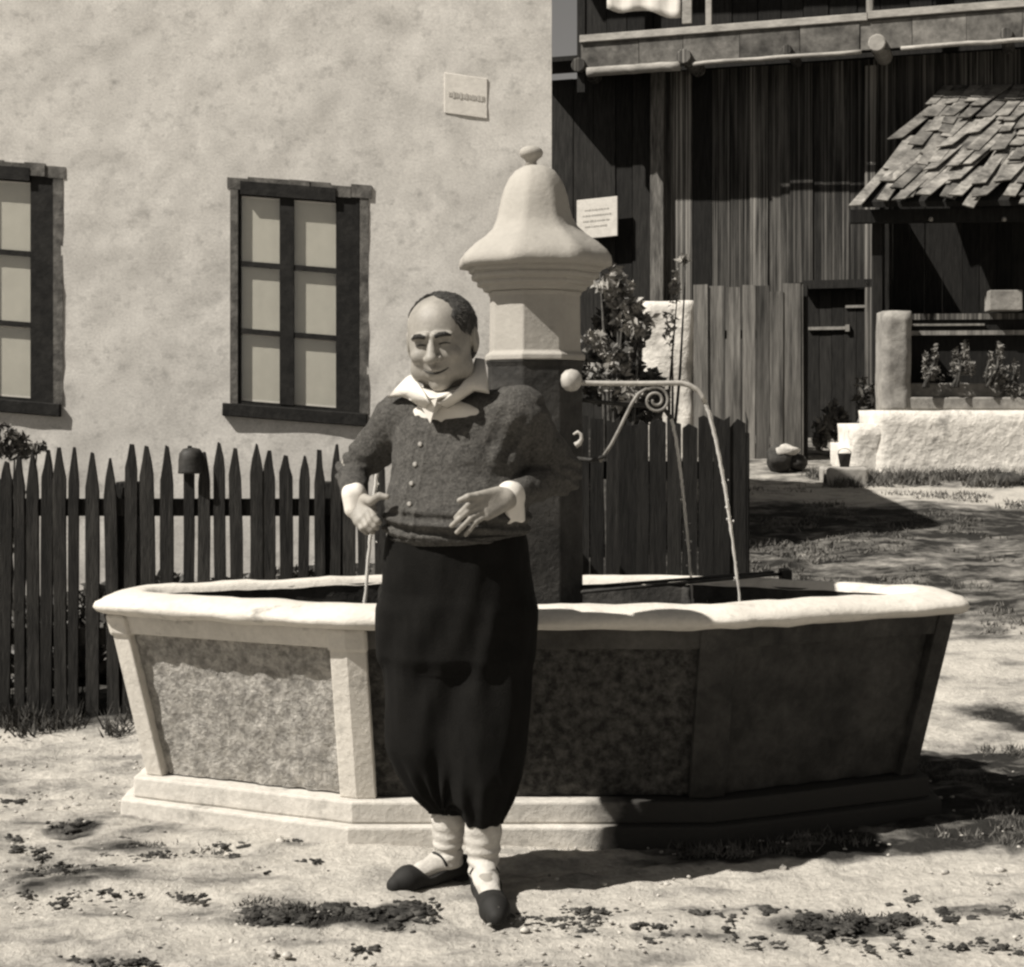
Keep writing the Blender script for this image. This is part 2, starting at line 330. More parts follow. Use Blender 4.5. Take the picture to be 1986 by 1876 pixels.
# ------------------------------------------------------------------ ground
def sstep(a, b, x): t = np.clip((x - a) / (b - a), 0, 1); return t * t * (3 - 2 * t)
def T0(x, y):
    y = np.asarray(y, float); x = np.asarray(x, float)
    s = 0.112 * np.maximum(y - 6.5, 0); s = np.where(y > 18, 0.112 * 11.5 + (y - 18) * 0.03, s)
    s = s * (1 - 0.55 * sstep(-0.5, -4, x) * 1.0)
    return s
def T(x, y): return float(T0(x, y))
def ground():
    def axis(segs):
        a = []
        for lo, hi, st in segs: a += list(np.arange(lo, hi, st))
        a.append(segs[-1][1]); return np.array(a)
    xs = axis([(-160, -20, 20), (-20, -4, 1.0), (-4, -1.9, .06), (-1.9, 2.2, .02), (2.2, 5.5, .05), (5.5, 20, 1.0), (20, 160, 20)])
    ys = axis([(-30, 3.6, 2.0), (3.6, 6.2, .02), (6.2, 9, .035), (9, 16, .07), (16, 24, .5), (24, 240, 18)])
    Xg, Yg = np.meshgrid(xs, ys)
    z = T0(Xg, Yg)
    near = np.exp(-((Yg - 6) / 9) ** 2)
    rough = .012 * fbm(Xg * 1.8, Yg * 4.2) + .009 * fbm(Xg * 9, Yg * 13, 0.0, 3) + .004 * fbm(Xg * 30, Yg * 34, 0.0, 2) + 0.03 * sstep(7, 10, Yg) * fbm(Xg * 1.6, Yg * 1.2)
    z = z + rough * near * (np.abs(Xg) < 7)
    # cover: 0 pale sand, 1 dark turf and painted shadow
    c = 0.22 + .10 * fbm(Xg * .9, Yg * 1.3) + .17 * fbm(Xg * 1.6, Yg * 7.5) * (Yg < 9) + .16 * sstep(-.3, -1.2, Xg) * fbm(Xg * 3.5, Yg * 9 + 5, 0.0, 3) + .07 * fbm(Xg * 7, Yg * 16, 0.0, 3)
    def blob(px, py, rx, ry, amt, soft=.5):
        Y = F * EYE / (py - HY); cx = X(px, Y); ry_ = abs(F * EYE / (py - ry - HY) - Y); rx_ = rx * Y / F
        d = np.sqrt(((Xg - cx) / rx_) ** 2 + ((Yg - Y) / ry_) ** 2) + .35 * fbm(Xg * 5, Yg * 8, 0.0, 3)
        return amt * (1 - sstep(1 - soft, 1 + soft, d))
    # turf right of the trough, with the man's cast shadow painted in
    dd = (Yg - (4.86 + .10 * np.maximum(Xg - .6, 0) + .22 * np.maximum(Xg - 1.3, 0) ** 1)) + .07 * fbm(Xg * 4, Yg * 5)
    shadow_turf = sstep(0, .10, dd) * sstep(.15, .6, Xg) * (1 - sstep(6.35, 6.6, Yg + .12 * fbm(Xg * 3, Yg * 3)))
    c = c + .85 * shadow_turf
    c = c + .10 * sstep(-.2, -1.6, Xg) * (Yg < 6.5)
    # left of the trough: pale ground, then darker by the fence
    c = c + .9 * sstep(6.75, 7.0, Yg + .05 * fbm(Xg * 6, Yg * 3)) * (1 - sstep(1.0, 1.3, Xg))
    # right: pale yard, grey slope, pale path
    slope = sstep(8.2, 8.7, Yg + .25 * fbm(Xg * 2, Yg * 2)) * (1 - sstep(12.3, 12.7, Yg + .15 * fbm(Xg * 1.5, Yg))) * sstep(.7, 1.1, Xg)
    c = c + .62 * slope
    c = c + .34 * sstep(13.4, 13.6, Yg + .1 * fbm(Xg * 3, Yg * 3))
    for b_ in [(620, 1775, 170, 24, .75), (770, 1765, 45, 16, .7), (140, 1612, 50, 14, .8), (190, 1700, 70, 12, .35), (100, 1720, 60, 12, .4),
               (560, 1640, 70, 10, .35), (280, 1650, 60, 10, .3), (1640, 1790, 130, 14, .7), (1900, 1772, 70, 11, .7), (1470, 1760, 40, 9, .4),
               (1330, 1770, 200, 10, .2), (1320, 1815, 90, 9, .3), (230, 1860, 120, 10, .3), (1950, 1415, 60, 18, .6)]:
        c = c + blob(*b_)
    ny, nx = Xg.shape
    v = np.stack([Xg, Yg, z], -1).reshape(-1, 3)
    i = np.arange(ny * nx).reshape(ny, nx)
    f = np.stack([i[:-1, :-1], i[:-1, 1:], i[1:, 1:], i[1:, :-1]], -1).reshape(-1, 4)
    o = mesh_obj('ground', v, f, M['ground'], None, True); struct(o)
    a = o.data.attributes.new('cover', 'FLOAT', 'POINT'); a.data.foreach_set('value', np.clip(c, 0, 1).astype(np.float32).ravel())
    return o
ground()

# ------------------------------------------------------------------ house on the left
HP = Plane(0, 10.32, 1070, 10.28); HP.shear = -.078; HP.s0 = HP.s_(582)
SC = HP.s_(1070)                       # the corner
def inset2(poly, d):
    n = len(poly); c = sum((Vector(p) for p in poly), Vector((0, 0))) / n
    return [Vector(p) + (c - Vector(p)).normalized() * d for p in poly]
def house():
    t = thing('house', 'pale rendered stone house with two dark timber windows behind the picket fence', 'house', HP.pt(SC, 0.3))
    ztop = 4.22; SL = -6.0
    ws = []
    sL, sR = HP.s_(450), HP.s_(712)
    Y1 = HP.Y(582)
    wz0, wz1 = Z(806, Y1), Z(360, Y1)
    ws.append((sL, sR, wz0, wz1, 0.0))
    s0R = HP.s_(119); Y0 = HP.Y(60)
    ws.append((s0R - (sR - sL), s0R, Z(793, Y0) + HP.shear * (HP.s0 - HP.s_(60)) * 1.0, Z(326, Y0) + HP.shear * (HP.s0 - HP.s_(60)), 0.0))
    # wall in front with openings (grid with relief)
    cuts = sorted({SL, SC} | {w_[0] for w_ in ws} | {w_[1] for w_ in ws})
    zc = sorted({-.3, ztop} | {w_[2] for w_ in ws} | {w_[3] for w_ in ws})
    verts = []; faces = []; idx = {}
    def refine(c, st):
        o = []
        for a, b in zip(c[:-1], c[1:]):
            n = max(1, int(round((b - a) / st))); o += [a + (b - a) * k / n for k in range(n)]
        return o + [c[-1]]
    S_ = refine(cuts, .05); Z_ = refine(zc, .05)
    sg, zg = np.meshgrid(S_, Z_, indexing='ij')
    dep = .007 * fbm(sg * 1.5, zg * 1.5) + .0035 * fbm(sg * 7, zg * 7, 0.0, 3)
    edge = np.ones_like(dep)
    base = np.array([[HP.pt(a, z_, 0) for z_ in Z_] for a in S_])
    nn = np.array(HP.n)
    pts = base + dep[..., None] * nn
    n2 = len(Z_); pts = pts.reshape(-1, 3)
    for i in range(len(S_) - 1):
        for j in range(len(Z_) - 1):
            sm = (S_[i] + S_[i + 1]) / 2; zm = (Z_[j] + Z_[j + 1]) / 2
            if any(a < sm < b and c < zm < d for a, b, c, d, _ in ws): continue
            faces.append((i * n2 + j, (i + 1) * n2 + j, (i + 1) * n2 + j + 1, i * n2 + j + 1))
    mesh_obj('plaster_wall', pts, np.array(faces), M['plaster'], t, True)
    # side wall going back, end wall, roof
    m = MB()
    c0 = HP.pt(SC - .004, 0, -.03); c1 = HP.pt(SL, 0, -.03)
    plan = [(c1.x, c1.y), (c0.x, c0.y), (c0.x - .03, c0.y + 1.9), (c0.x - 2.5, c0.y + 3.2), (c1.x - .5, c1.y + 6.5)]
    m2 = MB(); n = len(plan)
    for i in range(1, n):       # the other walls, 0.3 m thick
        p, q = Vector(plan[i]), Vector(plan[(i + 1) % n]); d = (q - p).normalized(); nr = Vector((-d.y, d.x)) * .3
        m2.prism([tuple(p), tuple(q), tuple(q + nr - d * .3), tuple(p + nr + d * .3)], -.3, ztop)
    m2.build('side_wall', M['plaster'], t)
    m3 = MB(); top = inset2(plan, 1.6)
    m3.prism(plan, ztop + .01, ztop + .2, [tuple(p) for p in top]); m3.build('roof', M['roof'], t)
    for k, (a, b, z0, z1, _) in enumerate(ws):
        wn = MB(); rd = .012
        # timber lining of the opening
        HP.bx(wn, a, a + .055, z0, z1, -rd - .06, -.008); HP.bx(wn, b - .20, b - .052, z0, z1, -rd - .06, -.004)
        HP.bx(wn, a + .055, b - .20, z1 - .085, z1 - .002, -rd - .06, .02); HP.bx(wn, a + .055, b - .20, z0, z0 + .06, -rd - .06, -.004)
        win = wn.build('window', M['frame'], t)
        cz = MB(); HP.bx(cz, a - .012, a + .035, z0 + .045, z1 - .05, -.05, .006, .004); cz.build('casing', M['casing'], win)
        cz = MB(); HP.bx(cz, b - .05, b + .012, z0 + .045, z1 - .05, -.05, .004, .004); cz.build('casing', M['casing'], win)
        cz = MB(); n_ = 7
        for q in range(n_):
            u0 = a - .03 + (b - a + .06) * q / n_; u1 = a - .03 + (b - a + .06) * (q + 1) / n_ - .001
            dz = random.uniform(-.012, .012)
            HP.bx(cz, u0, u1, z1 - .052 + dz * .3, z1 + .025 + dz, -.05, .012 + random.uniform(-.006, .006))
        cz.build('lintel', M['casing'], win)
        cz = MB(); HP.bx(cz, a - .06, b - .0, z0 - .04, z0 + .043, -.05, .035, .006); cz.build('sill', M['frame'], win, bevel=.006)
        # sashes
        il, ir = a + .056, b - .201; zb, zt = z0 + .061, z1 - .086; mid = (il + ir) / 2 - .01
        fr = MB(); HP.bx(fr, mid - .045, mid + .045, zb, zt, -rd - .02, -rd + .012); fr.build('mullion', M['frame'], win)
        for (p0, p1) in ((il, mid - .0455), (mid + .0455, ir)):
            for r_ in (1, 2):
                zz = zb + (zt - zb) * (r_ / 3.0) + (.01 if r_ == 1 else .0)
                g = MB(); HP.bx(g, p0, p1, zz - .017, zz + .017, -rd - .012, -rd + .008); g.build('glazing_bar', M['frame'], win)
            for r_ in range(3):
                za = zb + (zt - zb) * r_ / 3 + .018; zc_ = zb + (zt - zb) * (r_ + 1) / 3 - .018
                g = MB(); HP.bx(g, p0 + .002, p1 - .002, za, zc_, -rd - .006, -rd - .002); g.build('pane', M['glass'], win)
        # curtain, gently waved
        nS = 40; vv = []; ff = []
        for i in range(nS + 1):
            u = il + (ir - il) * i / nS
            for j, zz in enumerate((zb + .005, zt - .005)):
                vv.append(HP.pt(u, zz, -rd - .022 + .0002 * math.sin(i * 1.1)))
        for i in range(nS): ff.append((2 * i, 2 * i + 2, 2 * i + 3, 2 * i + 1))
        mesh_obj('curtain', vv, ff, M['curtain'], win, True)
        # dark room behind
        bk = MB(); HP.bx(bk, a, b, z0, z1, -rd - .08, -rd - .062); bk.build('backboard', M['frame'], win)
house()
def plaque(name, pl, px0, px1, py0, py1, d, label, cat, lines, skew=0.0):
    c = pl.at((px0 + px1) / 2, py1, d)
    t = thing(name, label, cat, c)
    m = MB(); Y = pl.Y((px0 + px1) / 2); s0, s1, z0, z1 = pl.s_(px0), pl.s_(px1), Z(py1, Y), Z(py0, Y)
    def q(s, z, dd): return pl.pt(s, z + skew * (s - (s0 + s1) / 2), dd)
    m.hexa([q(s0, z0, d + .02), q(s1, z0, d + .02), q(s1, z0, d - .02), q(s0, z0, d - .02), q(s0, z1, d + .02), q(s1, z1, d + .02), q(s1, z1, d - .02), q(s0, z1, d - .02)])
    m.build('plate', M['plaque'], t, bevel=.003)
    m = MB(); rr = random.Random(4)
    for (fz, h, f0, f1) in lines:
        u = f0
        while u < f1:
            wd = rr.uniform(.02, .055)
            a = s0 + (s1 - s0) * u; b = s0 + (s1 - s0) * min(u + wd, f1); zz = z0 + (z1 - z0) * fz; hh = (z1 - z0) * h * rr.uniform(.6, 1)
            m.hexa([q(a, zz - hh / 2, d + .0235), q(b, zz - hh / 2, d + .0235), q(b, zz - hh / 2, d + .0205), q(a, zz - hh / 2, d + .0205),
                    q(a, zz + hh / 2, d + .0235), q(b, zz + hh / 2, d + .0235), q(b, zz + hh / 2, d + .0205), q(a, zz + hh / 2, d + .0205)])
            u += wd + rr.uniform(.012, .03)
    m.build('lettering', M['ink'], t)
plaque('wall_plaque', HP, 862, 945, 122, 200, -.014, 'faded pale rectangular plaque fixed high on the rendered house wall', 'plaque',
       [(.48, .17, .10, .93)], -.06)

# ------------------------------------------------------------------ picket fence (left) and board fence (behind the trough)
def picket_fence():
    Yf = 7.05
    t = thing('picket_fence', 'dark pointed picket fence in front of the pale house', 'fence', (-1.2, Yf, .05))
    tips = [-200, -163, -127, -90, -55, -22, 12, 39, 66, 92, 118, 144, 181, 218, 252, 289, 325, 366, 395, 429, 460, 498, 523, 557, 588, 622, 649, 679, 706, 738, 772, 806, 840, 874, 908, 942, 976, 1010]
    for i, px in enumerate(tips):
        x = X(px, Yf); wd = random.uniform(.022, .031); zt = Z(868 - (px - 300) * .02 + random.uniform(-9, 9), Yf)
        if i % 9 == 4: zt -= .03
        lean = random.uniform(-.014, .014); lz = T(x, Yf) - .05; y0 = Yf - .02 + random.uniform(-.004, .004)
        m = MB(); sh = zt - random.uniform(.11, .17)
        zt -= random.choice((0, 0, .012, .03)); bl = random.uniform(.12, .42); zm = (sh + .45 * (zt - sh)); prof = [(-wd * random.uniform(.85, 1.1), lz), (wd * random.uniform(.85, 1.1), lz), (wd * random.uniform(.9, 1.1), zm - .3), (wd * random.uniform(.9, 1.05), sh), (wd * random.uniform(.55, .78), zm), (wd * bl, zt - random.uniform(0, .008)), (-wd * bl * random.uniform(.2, 1), zt), (-wd * random.uniform(.55, .78), zm), (-wd, sh + random.uniform(-.02, .02)), (-wd * random.uniform(.85, 1.1), zm - .35)]
        pf = [(x + a + lean * (z - .5), y0, z) for a, z in prof]; pb = [(a, y + .022, z) for a, y, z in pf]; n = len(pf)
        m.add(pf + pb, [tuple(range(n)), tuple(range(2 * n - 1, n - 1, -1))] + [((k + 1) % n, k, n + k, n + (k + 1) % n) for k in range(n)])
        m.build('picket', M['picket'], t)
    for z in (.965, .40):
        m = MB(); m.box(((X(-220, Yf) + X(1010, Yf)) / 2, Yf + .03, z), (X(1010, Yf) - X(-220, Yf), .045, .075 if z > .9 else .07)); m.build('rail', M['picket'], t, bevel=.004)
    for px in (-150, 240, 640, 1000):
        m = MB(); m.box((X(px, Yf), Yf + .105, .5), (.10, .10, 1.15)); m.build('post', M['picket'], t, bevel=.006)
    # an upturned pot on one picket
    c = P(372, 905, Yf); m = MB()
    m.lathe((c.x, Yf - .01, c.z - .03), [(.056, 0), (.059, .005), (.057, .012), (.056, .06), (.052, .088), (.036, .108), (.0, .115)], 20)
    o = m.build('cooking_pot', M['iron_dark'], None, True, origin=(c.x, Yf - .01, c.z - .03))
    tag(o, 'dark rounded pot upturned over one picket of the fence', 'pot')
picket_fence()
def board_fence():
    Yb = 7.25
    t = thing('board_fence', 'dark close boarded fence behind the right half of the stone trough', 'fence', (.6, Yb, .05))
    px = 1000; k = 0
    while px < 1450:
        wd = random.uniform(24, 33); gap = random.choice([2.0, 2.5, 3.5, 5.0]) if k % 2 else 1.0
        p1 = min(px + wd, 1452)
        a, b = X(px, Yb), X(p1, Yb); zt = Z(818 + random.uniform(-9, 10), Yb); ln = random.uniform(-.008, .008)
        m = MB(); y0 = Yb + random.uniform(-.006, .006); z0 = T(.6, Yb) - .05
        mid = (a + b) / 2 + random.uniform(-.01, .01); zz = zt + random.uniform(-.02, .03)
        pf = [(a, y0, z0), (b, y0, z0), (b + ln, y0, zt + random.uniform(-.02, .01)), (mid + ln, y0, zz), (a + ln, y0, zt + random.uniform(-.02, .01))]
        pb = [(q, y + .022, z) for q, y, z in pf]; n = 5
        m.add(pf + pb, [tuple(range(n)), tuple(range(2 * n - 1, n - 1, -1))] + [((j + 1) % n, j, n + j, n + (j + 1) % n) for j in range(n)])
        m.build('board', M['dark_wood'], t)
        px = p1 + gap; k += 1
    for z in (1.12, .42):
        m = MB(); m.box(((X(1000, Yb) + X(1450, Yb)) / 2, Yb + .055, z), (X(1450, Yb) - X(1000, Yb), .05, .08)); m.build('rail', M['dark_wood'], t)
    m = MB(); m.box((X(1440, Yb), Yb + .13, .65), (.09, .09, 1.28)); m.build('post', M['dark_wood'], t, bevel=.006)
board_fence()

# ------------------------------------------------------------------ fountain
FC = V(.066, 5.60, 0)
def octa(hx, hy, cx_, cy_):   # half sizes and the corner positions
    return [(FC.x - cx_, FC.y - hy), (FC.x + cx_, FC.y - hy), (FC.x + hx, FC.y - cy_), (FC.x + hx, FC.y + cy_),
            (FC.x + cx_, FC.y + hy), (FC.x - cx_, FC.y + hy), (FC.x - hx, FC.y + cy_), (FC.x - hx, FC.y - cy_)]
BASE = octa(1.43, .52, .59, .13)
def inset(poly, d):
    n = len(poly); out = []
    for i in range(n):
        p0 = Vector(poly[i - 1]); p1 = Vector(poly[i]); p2 = Vector(poly[(i + 1) % n])
        d1 = (p1 - p0).normalized(); d2 = (p2 - p1).normalized()
        n1 = Vector((-d1.y, d1.x)); n2 = Vector((-d2.y, d2.x)); b = (n1 + n2).normalized()
        out.append(tuple(p1 + b * (d / max(.3, b.dot(n1)))))
    return out
# BASE = wall surface just under the rim
ZT = .70; ZB = .135; TAP = .115
def fountain():
    t = thing('stone_fountain', 'long octagonal stone fountain trough with a pillar under a bell shaped cap', 'fountain', (FC.x, FC.y, 0))
    # ring polygons
    top = BASE; bot = inset(BASE, TAP)
    core_t = inset(top, .035); core_b = inset(bot, .035)
    # core wall: outer core + inner wall + floor (behind the panels)
    it = inset(BASE, .107); ib = inset(BASE, .16)
    def ring(m, outer, oz, inner, iz):
        n = len(outer); m.add([(x, y, oz) for x, y in outer] + [(x, y, iz) for x, y in inner], [(i, (i + 1) % n, n + (i + 1) % n, n + i) for i in range(n)])
    m = MB(); n = 8
    rings = [(inset(bot, .05), ZB - .01), (inset(top, .05), ZT + .005), (it, ZT + .046), (ib, .30)]
    vs = []; fs = []
    for poly, z in rings: vs += [(x, y, z) for x, y in poly]
    for r in range(3):
        for i in range(n): fs.append((r * n + i, r * n + (i + 1) % n, (r + 1) * n + (i + 1) % n, (r + 1) * n + i))
    fs.append(tuple(3 * n + i for i in range(n)))
    m.add(vs, fs); m.build('basin_wall', M['wet_shaded_stone'], t)
    # rim: rounded moulding lofted round the octagon with worn corners
    prof = [(-.012, ZT - .006), (-.034, ZT - .002), (-.054, ZT + .008), (-.063, ZT + .021), (-.058, ZT + .034), (-.042, ZT + .047), (-.012, ZT + .058), (.03, ZT + .066), (.080, ZT + .067), (.098, ZT + .060), (.106, ZT + .048), (.112, ZT + .040)]
    seg = []
    polys = [inset(BASE, d) for d, z in prof]
    vs = []; cnt = None
    for pi, (d, z) in enumerate(prof):
        poly = polys[pi]; pts = []
        for i in range(8):
            a = Vector(poly[i]); b = Vector(poly[(i + 1) % 8]); L_ = (b - a).length; k = max(4, int(Vector(BASE[(i + 1) % 8]).__sub__(Vector(BASE[i])).length / .045))
            prev = Vector(poly[i - 1]); rr = .10 if i in (2, 3, 6, 7) else .05
            for q in range(k):
                u = q / k; p = a.lerp(b, u)
                dd = min(u * L_, (1 - u) * L_)
                if dd < rr:   # soften the corner
                    cen = Vector((FC.x, FC.y)); p = p + (cen - p).normalized() * (rr - dd) ** 2 * 1.6
                pts.append((p.x, p.y, z))
        cnt = len(pts); vs += pts
    vs = np.array(vs); nz = fbm(vs[:, 0] * 9, vs[:, 1] * 9, vs[:, 2] * 20, 3)
    vs[:, 2] += .0055 * nz; vs[:, 1] += .006 * fbm(vs[:, 0] * 6 + 40, vs[:, 1] * 6, 0.0, 3)
    fs = []
    for r in range(len(prof) - 1):
        for i in range(cnt): fs.append((r * cnt + i, r * cnt + (i + 1) % cnt, (r + 1) * cnt + (i + 1) % cnt, (r + 1) * cnt + i))
    mesh_obj('rim', vs, fs, M['stone'], t, True)
    # facets
    for i in range(8):
        a0, b0 = V(*bot[i], ZB), V(*bot[(i + 1) % 8], ZB); a1, b1 = V(*top[i], ZT), V(*top[(i + 1) % 8], ZT)
        nr = (b0 - a0).cross(a1 - a0).normalized()
        if nr.dot(a0 - V(FC.x, FC.y, ZB)) < 0: nr = -nr
        L_ = (b0 - a0).length
        def fp(u, v, d):
            p = (a0.lerp(b0, u)).lerp(a1.lerp(b1, u), v); return p + nr * d
        def fb(m, u0, u1, v0, v1, d0, d1):
            m.hexa([fp(u0, v0, d1), fp(u1, v0, d1), fp(u1, v0, d0), fp(u0, v0, d0), fp(u0, v1, d1), fp(u1, v1, d1), fp(u1, v1, d0), fp(u0, v1, d0)])
        us = .06 / L_
        # rough recessed panel
        nu, nv = max(6, int(L_ / .018)), 32
        if i in (3, 4, 5): nu, nv = 8, 8
        uu, vv_ = np.meshgrid(np.linspace(us, 1 - us, nu + 1), np.linspace(0, 1, nv + 1), indexing='ij')
        P0 = np.array([[list(fp(a, b, -.028)) for b in vv_[0]] for a in uu[:, 0]])
        dsp = .006 * fbm(uu * L_ * 22 + i * 9, vv_ * 13, 0.0, 4); P0 = P0 + dsp[..., None] * np.array(nr)
        k = nv + 1
        f = [(q * k + r, (q + 1) * k + r, (q + 1) * k + r + 1, q * k + r + 1) for q in range(nu) for r in range(nv)]
        mt = {7: 'rough_stone', 0: 'rough_shaded', 1: 'wet_shaded_stone', 2: 'wet_shaded_stone'}.get(i, 'wet_shaded_stone')  # facets turned from the sun get darker stone to paint their shade
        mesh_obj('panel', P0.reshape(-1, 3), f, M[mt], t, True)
        mt = M['stone'] if i in (6, 7) else (M['stone_shaded'] if i == 0 else M['wet_shaded_stone'])
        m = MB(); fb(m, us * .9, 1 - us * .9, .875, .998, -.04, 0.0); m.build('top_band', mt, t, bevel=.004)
    # corner pilasters
    for i in range(8):
        c0 = V(*bot[i], ZB); c1 = V(*top[i], ZT); out = V(c0.x - FC.x, c0.y - FC.y, 0)
        p = Vector(bot[i]); pv = (Vector(bot[i - 1]) - p).normalized(); nx_ = (Vector(bot[(i + 1) % 8]) - p).normalized()
        def q(c, along, w_, d):
            a = Vector((along.x, along.y)); nrm = Vector((-a.y, a.x)); 
            if nrm.dot(Vector((out.x, out.y))) < 0: nrm = -nrm
            return V(c.x + a.x * w_ + nrm.x * d, c.y + a.y * w_ + nrm.y * d, c.z)
        bis = (pv + nx_).normalized() * -1
        k = 1.0 / max(.3, abs(bis.dot(Vector((-pv.y, pv.x)))))
        def col(m, z0c, z1c, wd, d):
            lo = [q(z0c, pv, wd, d), V(z0c.x + bis.x * d * k, z0c.y + bis.y * d * k, z0c.z), q(z0c, nx_, wd, d), q(z0c, nx_, wd, -.04), V(z0c.x - bis.x * .06, z0c.y - bis.y * .06, z0c.z), q(z0c, pv, wd, -.04)]
            hi = [q(z1c, pv, wd, d), V(z1c.x + bis.x * d * k, z1c.y + bis.y * d * k, z1c.z), q(z1c, nx_, wd, d), q(z1c, nx_, wd, -.04), V(z1c.x - bis.x * .06, z1c.y - bis.y * .06, z1c.z), q(z1c, pv, wd, -.04)]
            m.add(lo + hi, [(5, 4, 3, 2, 1, 0), (6, 7, 8, 9, 10, 11)] + [(j, (j + 1) % 6, 6 + (j + 1) % 6, 6 + j) for j in range(6)])
        m = MB(); col(m, c0, c1 + V(0, 0, -.002), .062, .006)
        mt = M['stone'] if i in (0, 6, 7) else M['wet_shaded_stone']
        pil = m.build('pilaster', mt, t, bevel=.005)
        if i in (0, 7, 6):
            m = MB(); cc = c0.lerp(c1, .86); col(m, cc, c1 + V(0, 0, -.004), .068, .016); m.build('capital', mt, pil, bevel=.012)
    # plinth steps
    for poly, z0, z1, nm in ((inset(bot, -.045), .064, ZB, 0), (inset(bot, -.085), -.06, .064, 1)):
        m = MB(); fine = []
        for i in range(8):
            a, b = Vector(poly[i]), Vector(poly[(i + 1) % 8]); k = max(2, int((b - a).length / .12))
            for q_ in range(k): fine.append(a.lerp(b, q_ / k) + Vector((random.uniform(-.003, .003), random.uniform(-.003, .003))))
        m.prism([tuple(p) for p in fine], z0, z1)
        o = m.build('plinth_step', M['plinth'], t, bevel=.008)
    # ---- pillar
    PX, PY = X(1037, 5.55), 5.55
    r8 = R(-14.5) ; s = 5.55 / F
    def oct_(prof, name, mt, smooth=False, n=8, bevel=.0, par=t, rot=r8):
        m = MB(); m.lathe((PX, PY, 0), prof, n, rot=rot); return m.build(name, mt, par, smooth, bevel=bevel)
    zz = lambda py: Z(py, 5.5)
    oct_([(.215, .28), (.215, .62), (.20, .66), (.17, .68), (.168, zz(712)), (.172, zz(706)), (.178, zz(700))], 'lower_shaft', M['wet_shaded_stone'], bevel=.006)
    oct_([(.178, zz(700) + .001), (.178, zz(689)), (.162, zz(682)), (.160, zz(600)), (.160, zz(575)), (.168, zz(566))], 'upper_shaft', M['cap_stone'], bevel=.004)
    cap = oct_([(.168, zz(566) + .001), (.182, zz(563)), (.186, zz(556)), (.205, zz(553)), (.207, zz(548)), (.205, zz(544)), (.225, zz(540)), (.228, zz(533)), (.222, zz(529)), (.236, zz(526)), (.238, zz(518))], 'cornice', M['cap_stone'], bevel=.003)
    # bell cap, octagonal softened towards the top
    prof = [(.245, 520), (.268, 517), (.272, 508), (.268, 498), (.252, 486), (.220, 470), (.180, 455), (.152, 440), (.136, 420), (.128, 400), (.120, 380), (.108, 360), (.092, 342), (.070, 328), (.042, 319), (.010, 316)]
    n = 64; vs = []
    for r, py in prof:
        soft = min(1, max(0, (520 - py) / 190))
        for k in range(n):
            a = 2 * math.pi * k / n + r8; ph = (a - r8) % (math.pi / 4) - math.pi / 8
            ro = r * math.cos(math.pi / 8) / math.cos(ph)
            rr = ro * (1 - soft * .75) + r * .965 * soft * .75
            vs.append((PX + rr * math.sin(a), PY - rr * math.cos(a), zz(py)))
    vs = np.array(vs); nz = .003 * fbm(vs[:, 0] * 14, vs[:, 1] * 14, vs[:, 2] * 14, 3); vs[:, 0] += nz; vs[:, 2] += nz
    fs = [(r * n + k, r * n + (k + 1) % n, (r + 1) * n + (k + 1) % n, (r + 1) * n + k) for r in range(len(prof) - 1) for k in range(n)]
    fs.append(tuple(range(n - 1, -1, -1))); fs.append(tuple((len(prof) - 1) * n + k for k in range(n)))
    bell = mesh_obj('bell_cap', vs, fs, M['cap_stone'], t, True)
    m = MB(); m.lathe((PX - .012, PY, 0), [(.022, zz(319)), (.018, zz(310)), (.024, zz(305)), (.038, zz(299)), (.042, zz(292)), (.036, zz(285)), (.022, zz(280)), (.0, zz(278))], 18)
    m.build('finial', M['cap_stone'], bell, True)
    # ---- spouts
    Yp = 5.34
    bs = P(1108, 737, Yp)
    m = MB(); m.lathe(bs - V(0, 0, .035), [(.0, -.004), (.02, 0), (.033, .016), (.036, .035), (.033, .052), (.02, .066), (0, .071)], 18)
    sp = m.build('spout', M['iron_pale'], t, True)
    # base lies on the shaft's front right face; pipe runs to the right
    path = [bs + V(.0, .0, -.005), P(1120, 740, Yp), P(1132, 743, Yp)] + [P(x, 743 + 1.2 * math.sin((x - 1130) / 60), Yp) for x in range(1160, 1321, 20)] + [P(1338, 748, Yp), P(1352, 756, Yp), P(1362, 768, Yp), P(1368, 782, Yp)]
    m = MB(); m.tube(path, [.016, .012, .009] + [.0088] * 9 + [.0088, .0085, .008, .0085], 12); m.build('pipe', M['iron_pale'], sp, True)
    # scroll bracket under the pipe
    pts = [(1176, 884), (1186, 862), (1200, 835), (1214, 806), (1226, 782), (1238, 764), (1254, 753)]
    c = (1272, 777); r0 = 27
    for k in range(0, 34):
        a = -2.2 + k * .36; r_ = r0 * (1 - k / 42.0) ; pts.append((c[0] + r_ * math.cos(a), c[1] + r_ * math.sin(a) * 1.0))
    path = [P(a, b, Yp + .0) for a, b in pts]; path[0] = path[0] + V(-.02, .02, -.02)
    m = MB(); m.tube(path, [.0058] * 10 + [.0052] * (len(path) - 10), 8); m.build('scroll_bracket', M['iron_mid'], sp, True)
    # socket where the bracket enters the shaft
    m = MB(); m.tube([P(1120, 890, Yp + .05), P(1150, 893, Yp + .02), P(1176, 884, Yp)], [.008, .007, .006], 8); m.build('bracket_foot', M['iron_dark'], sp, True)
    # small hook
    m = MB(); hk = [P(1112, 843, Yp - .01), P(1120, 838, Yp - .012), P(1127, 843, Yp - .012), P(1128, 852, Yp - .012), P(1123, 860, Yp - .012), P(1116, 864, Yp - .01)]
    m.tube(hk, [.004, .0055, .006, .007, .010, .011], 8); m.build('hook', M['iron_pale'], sp, True)
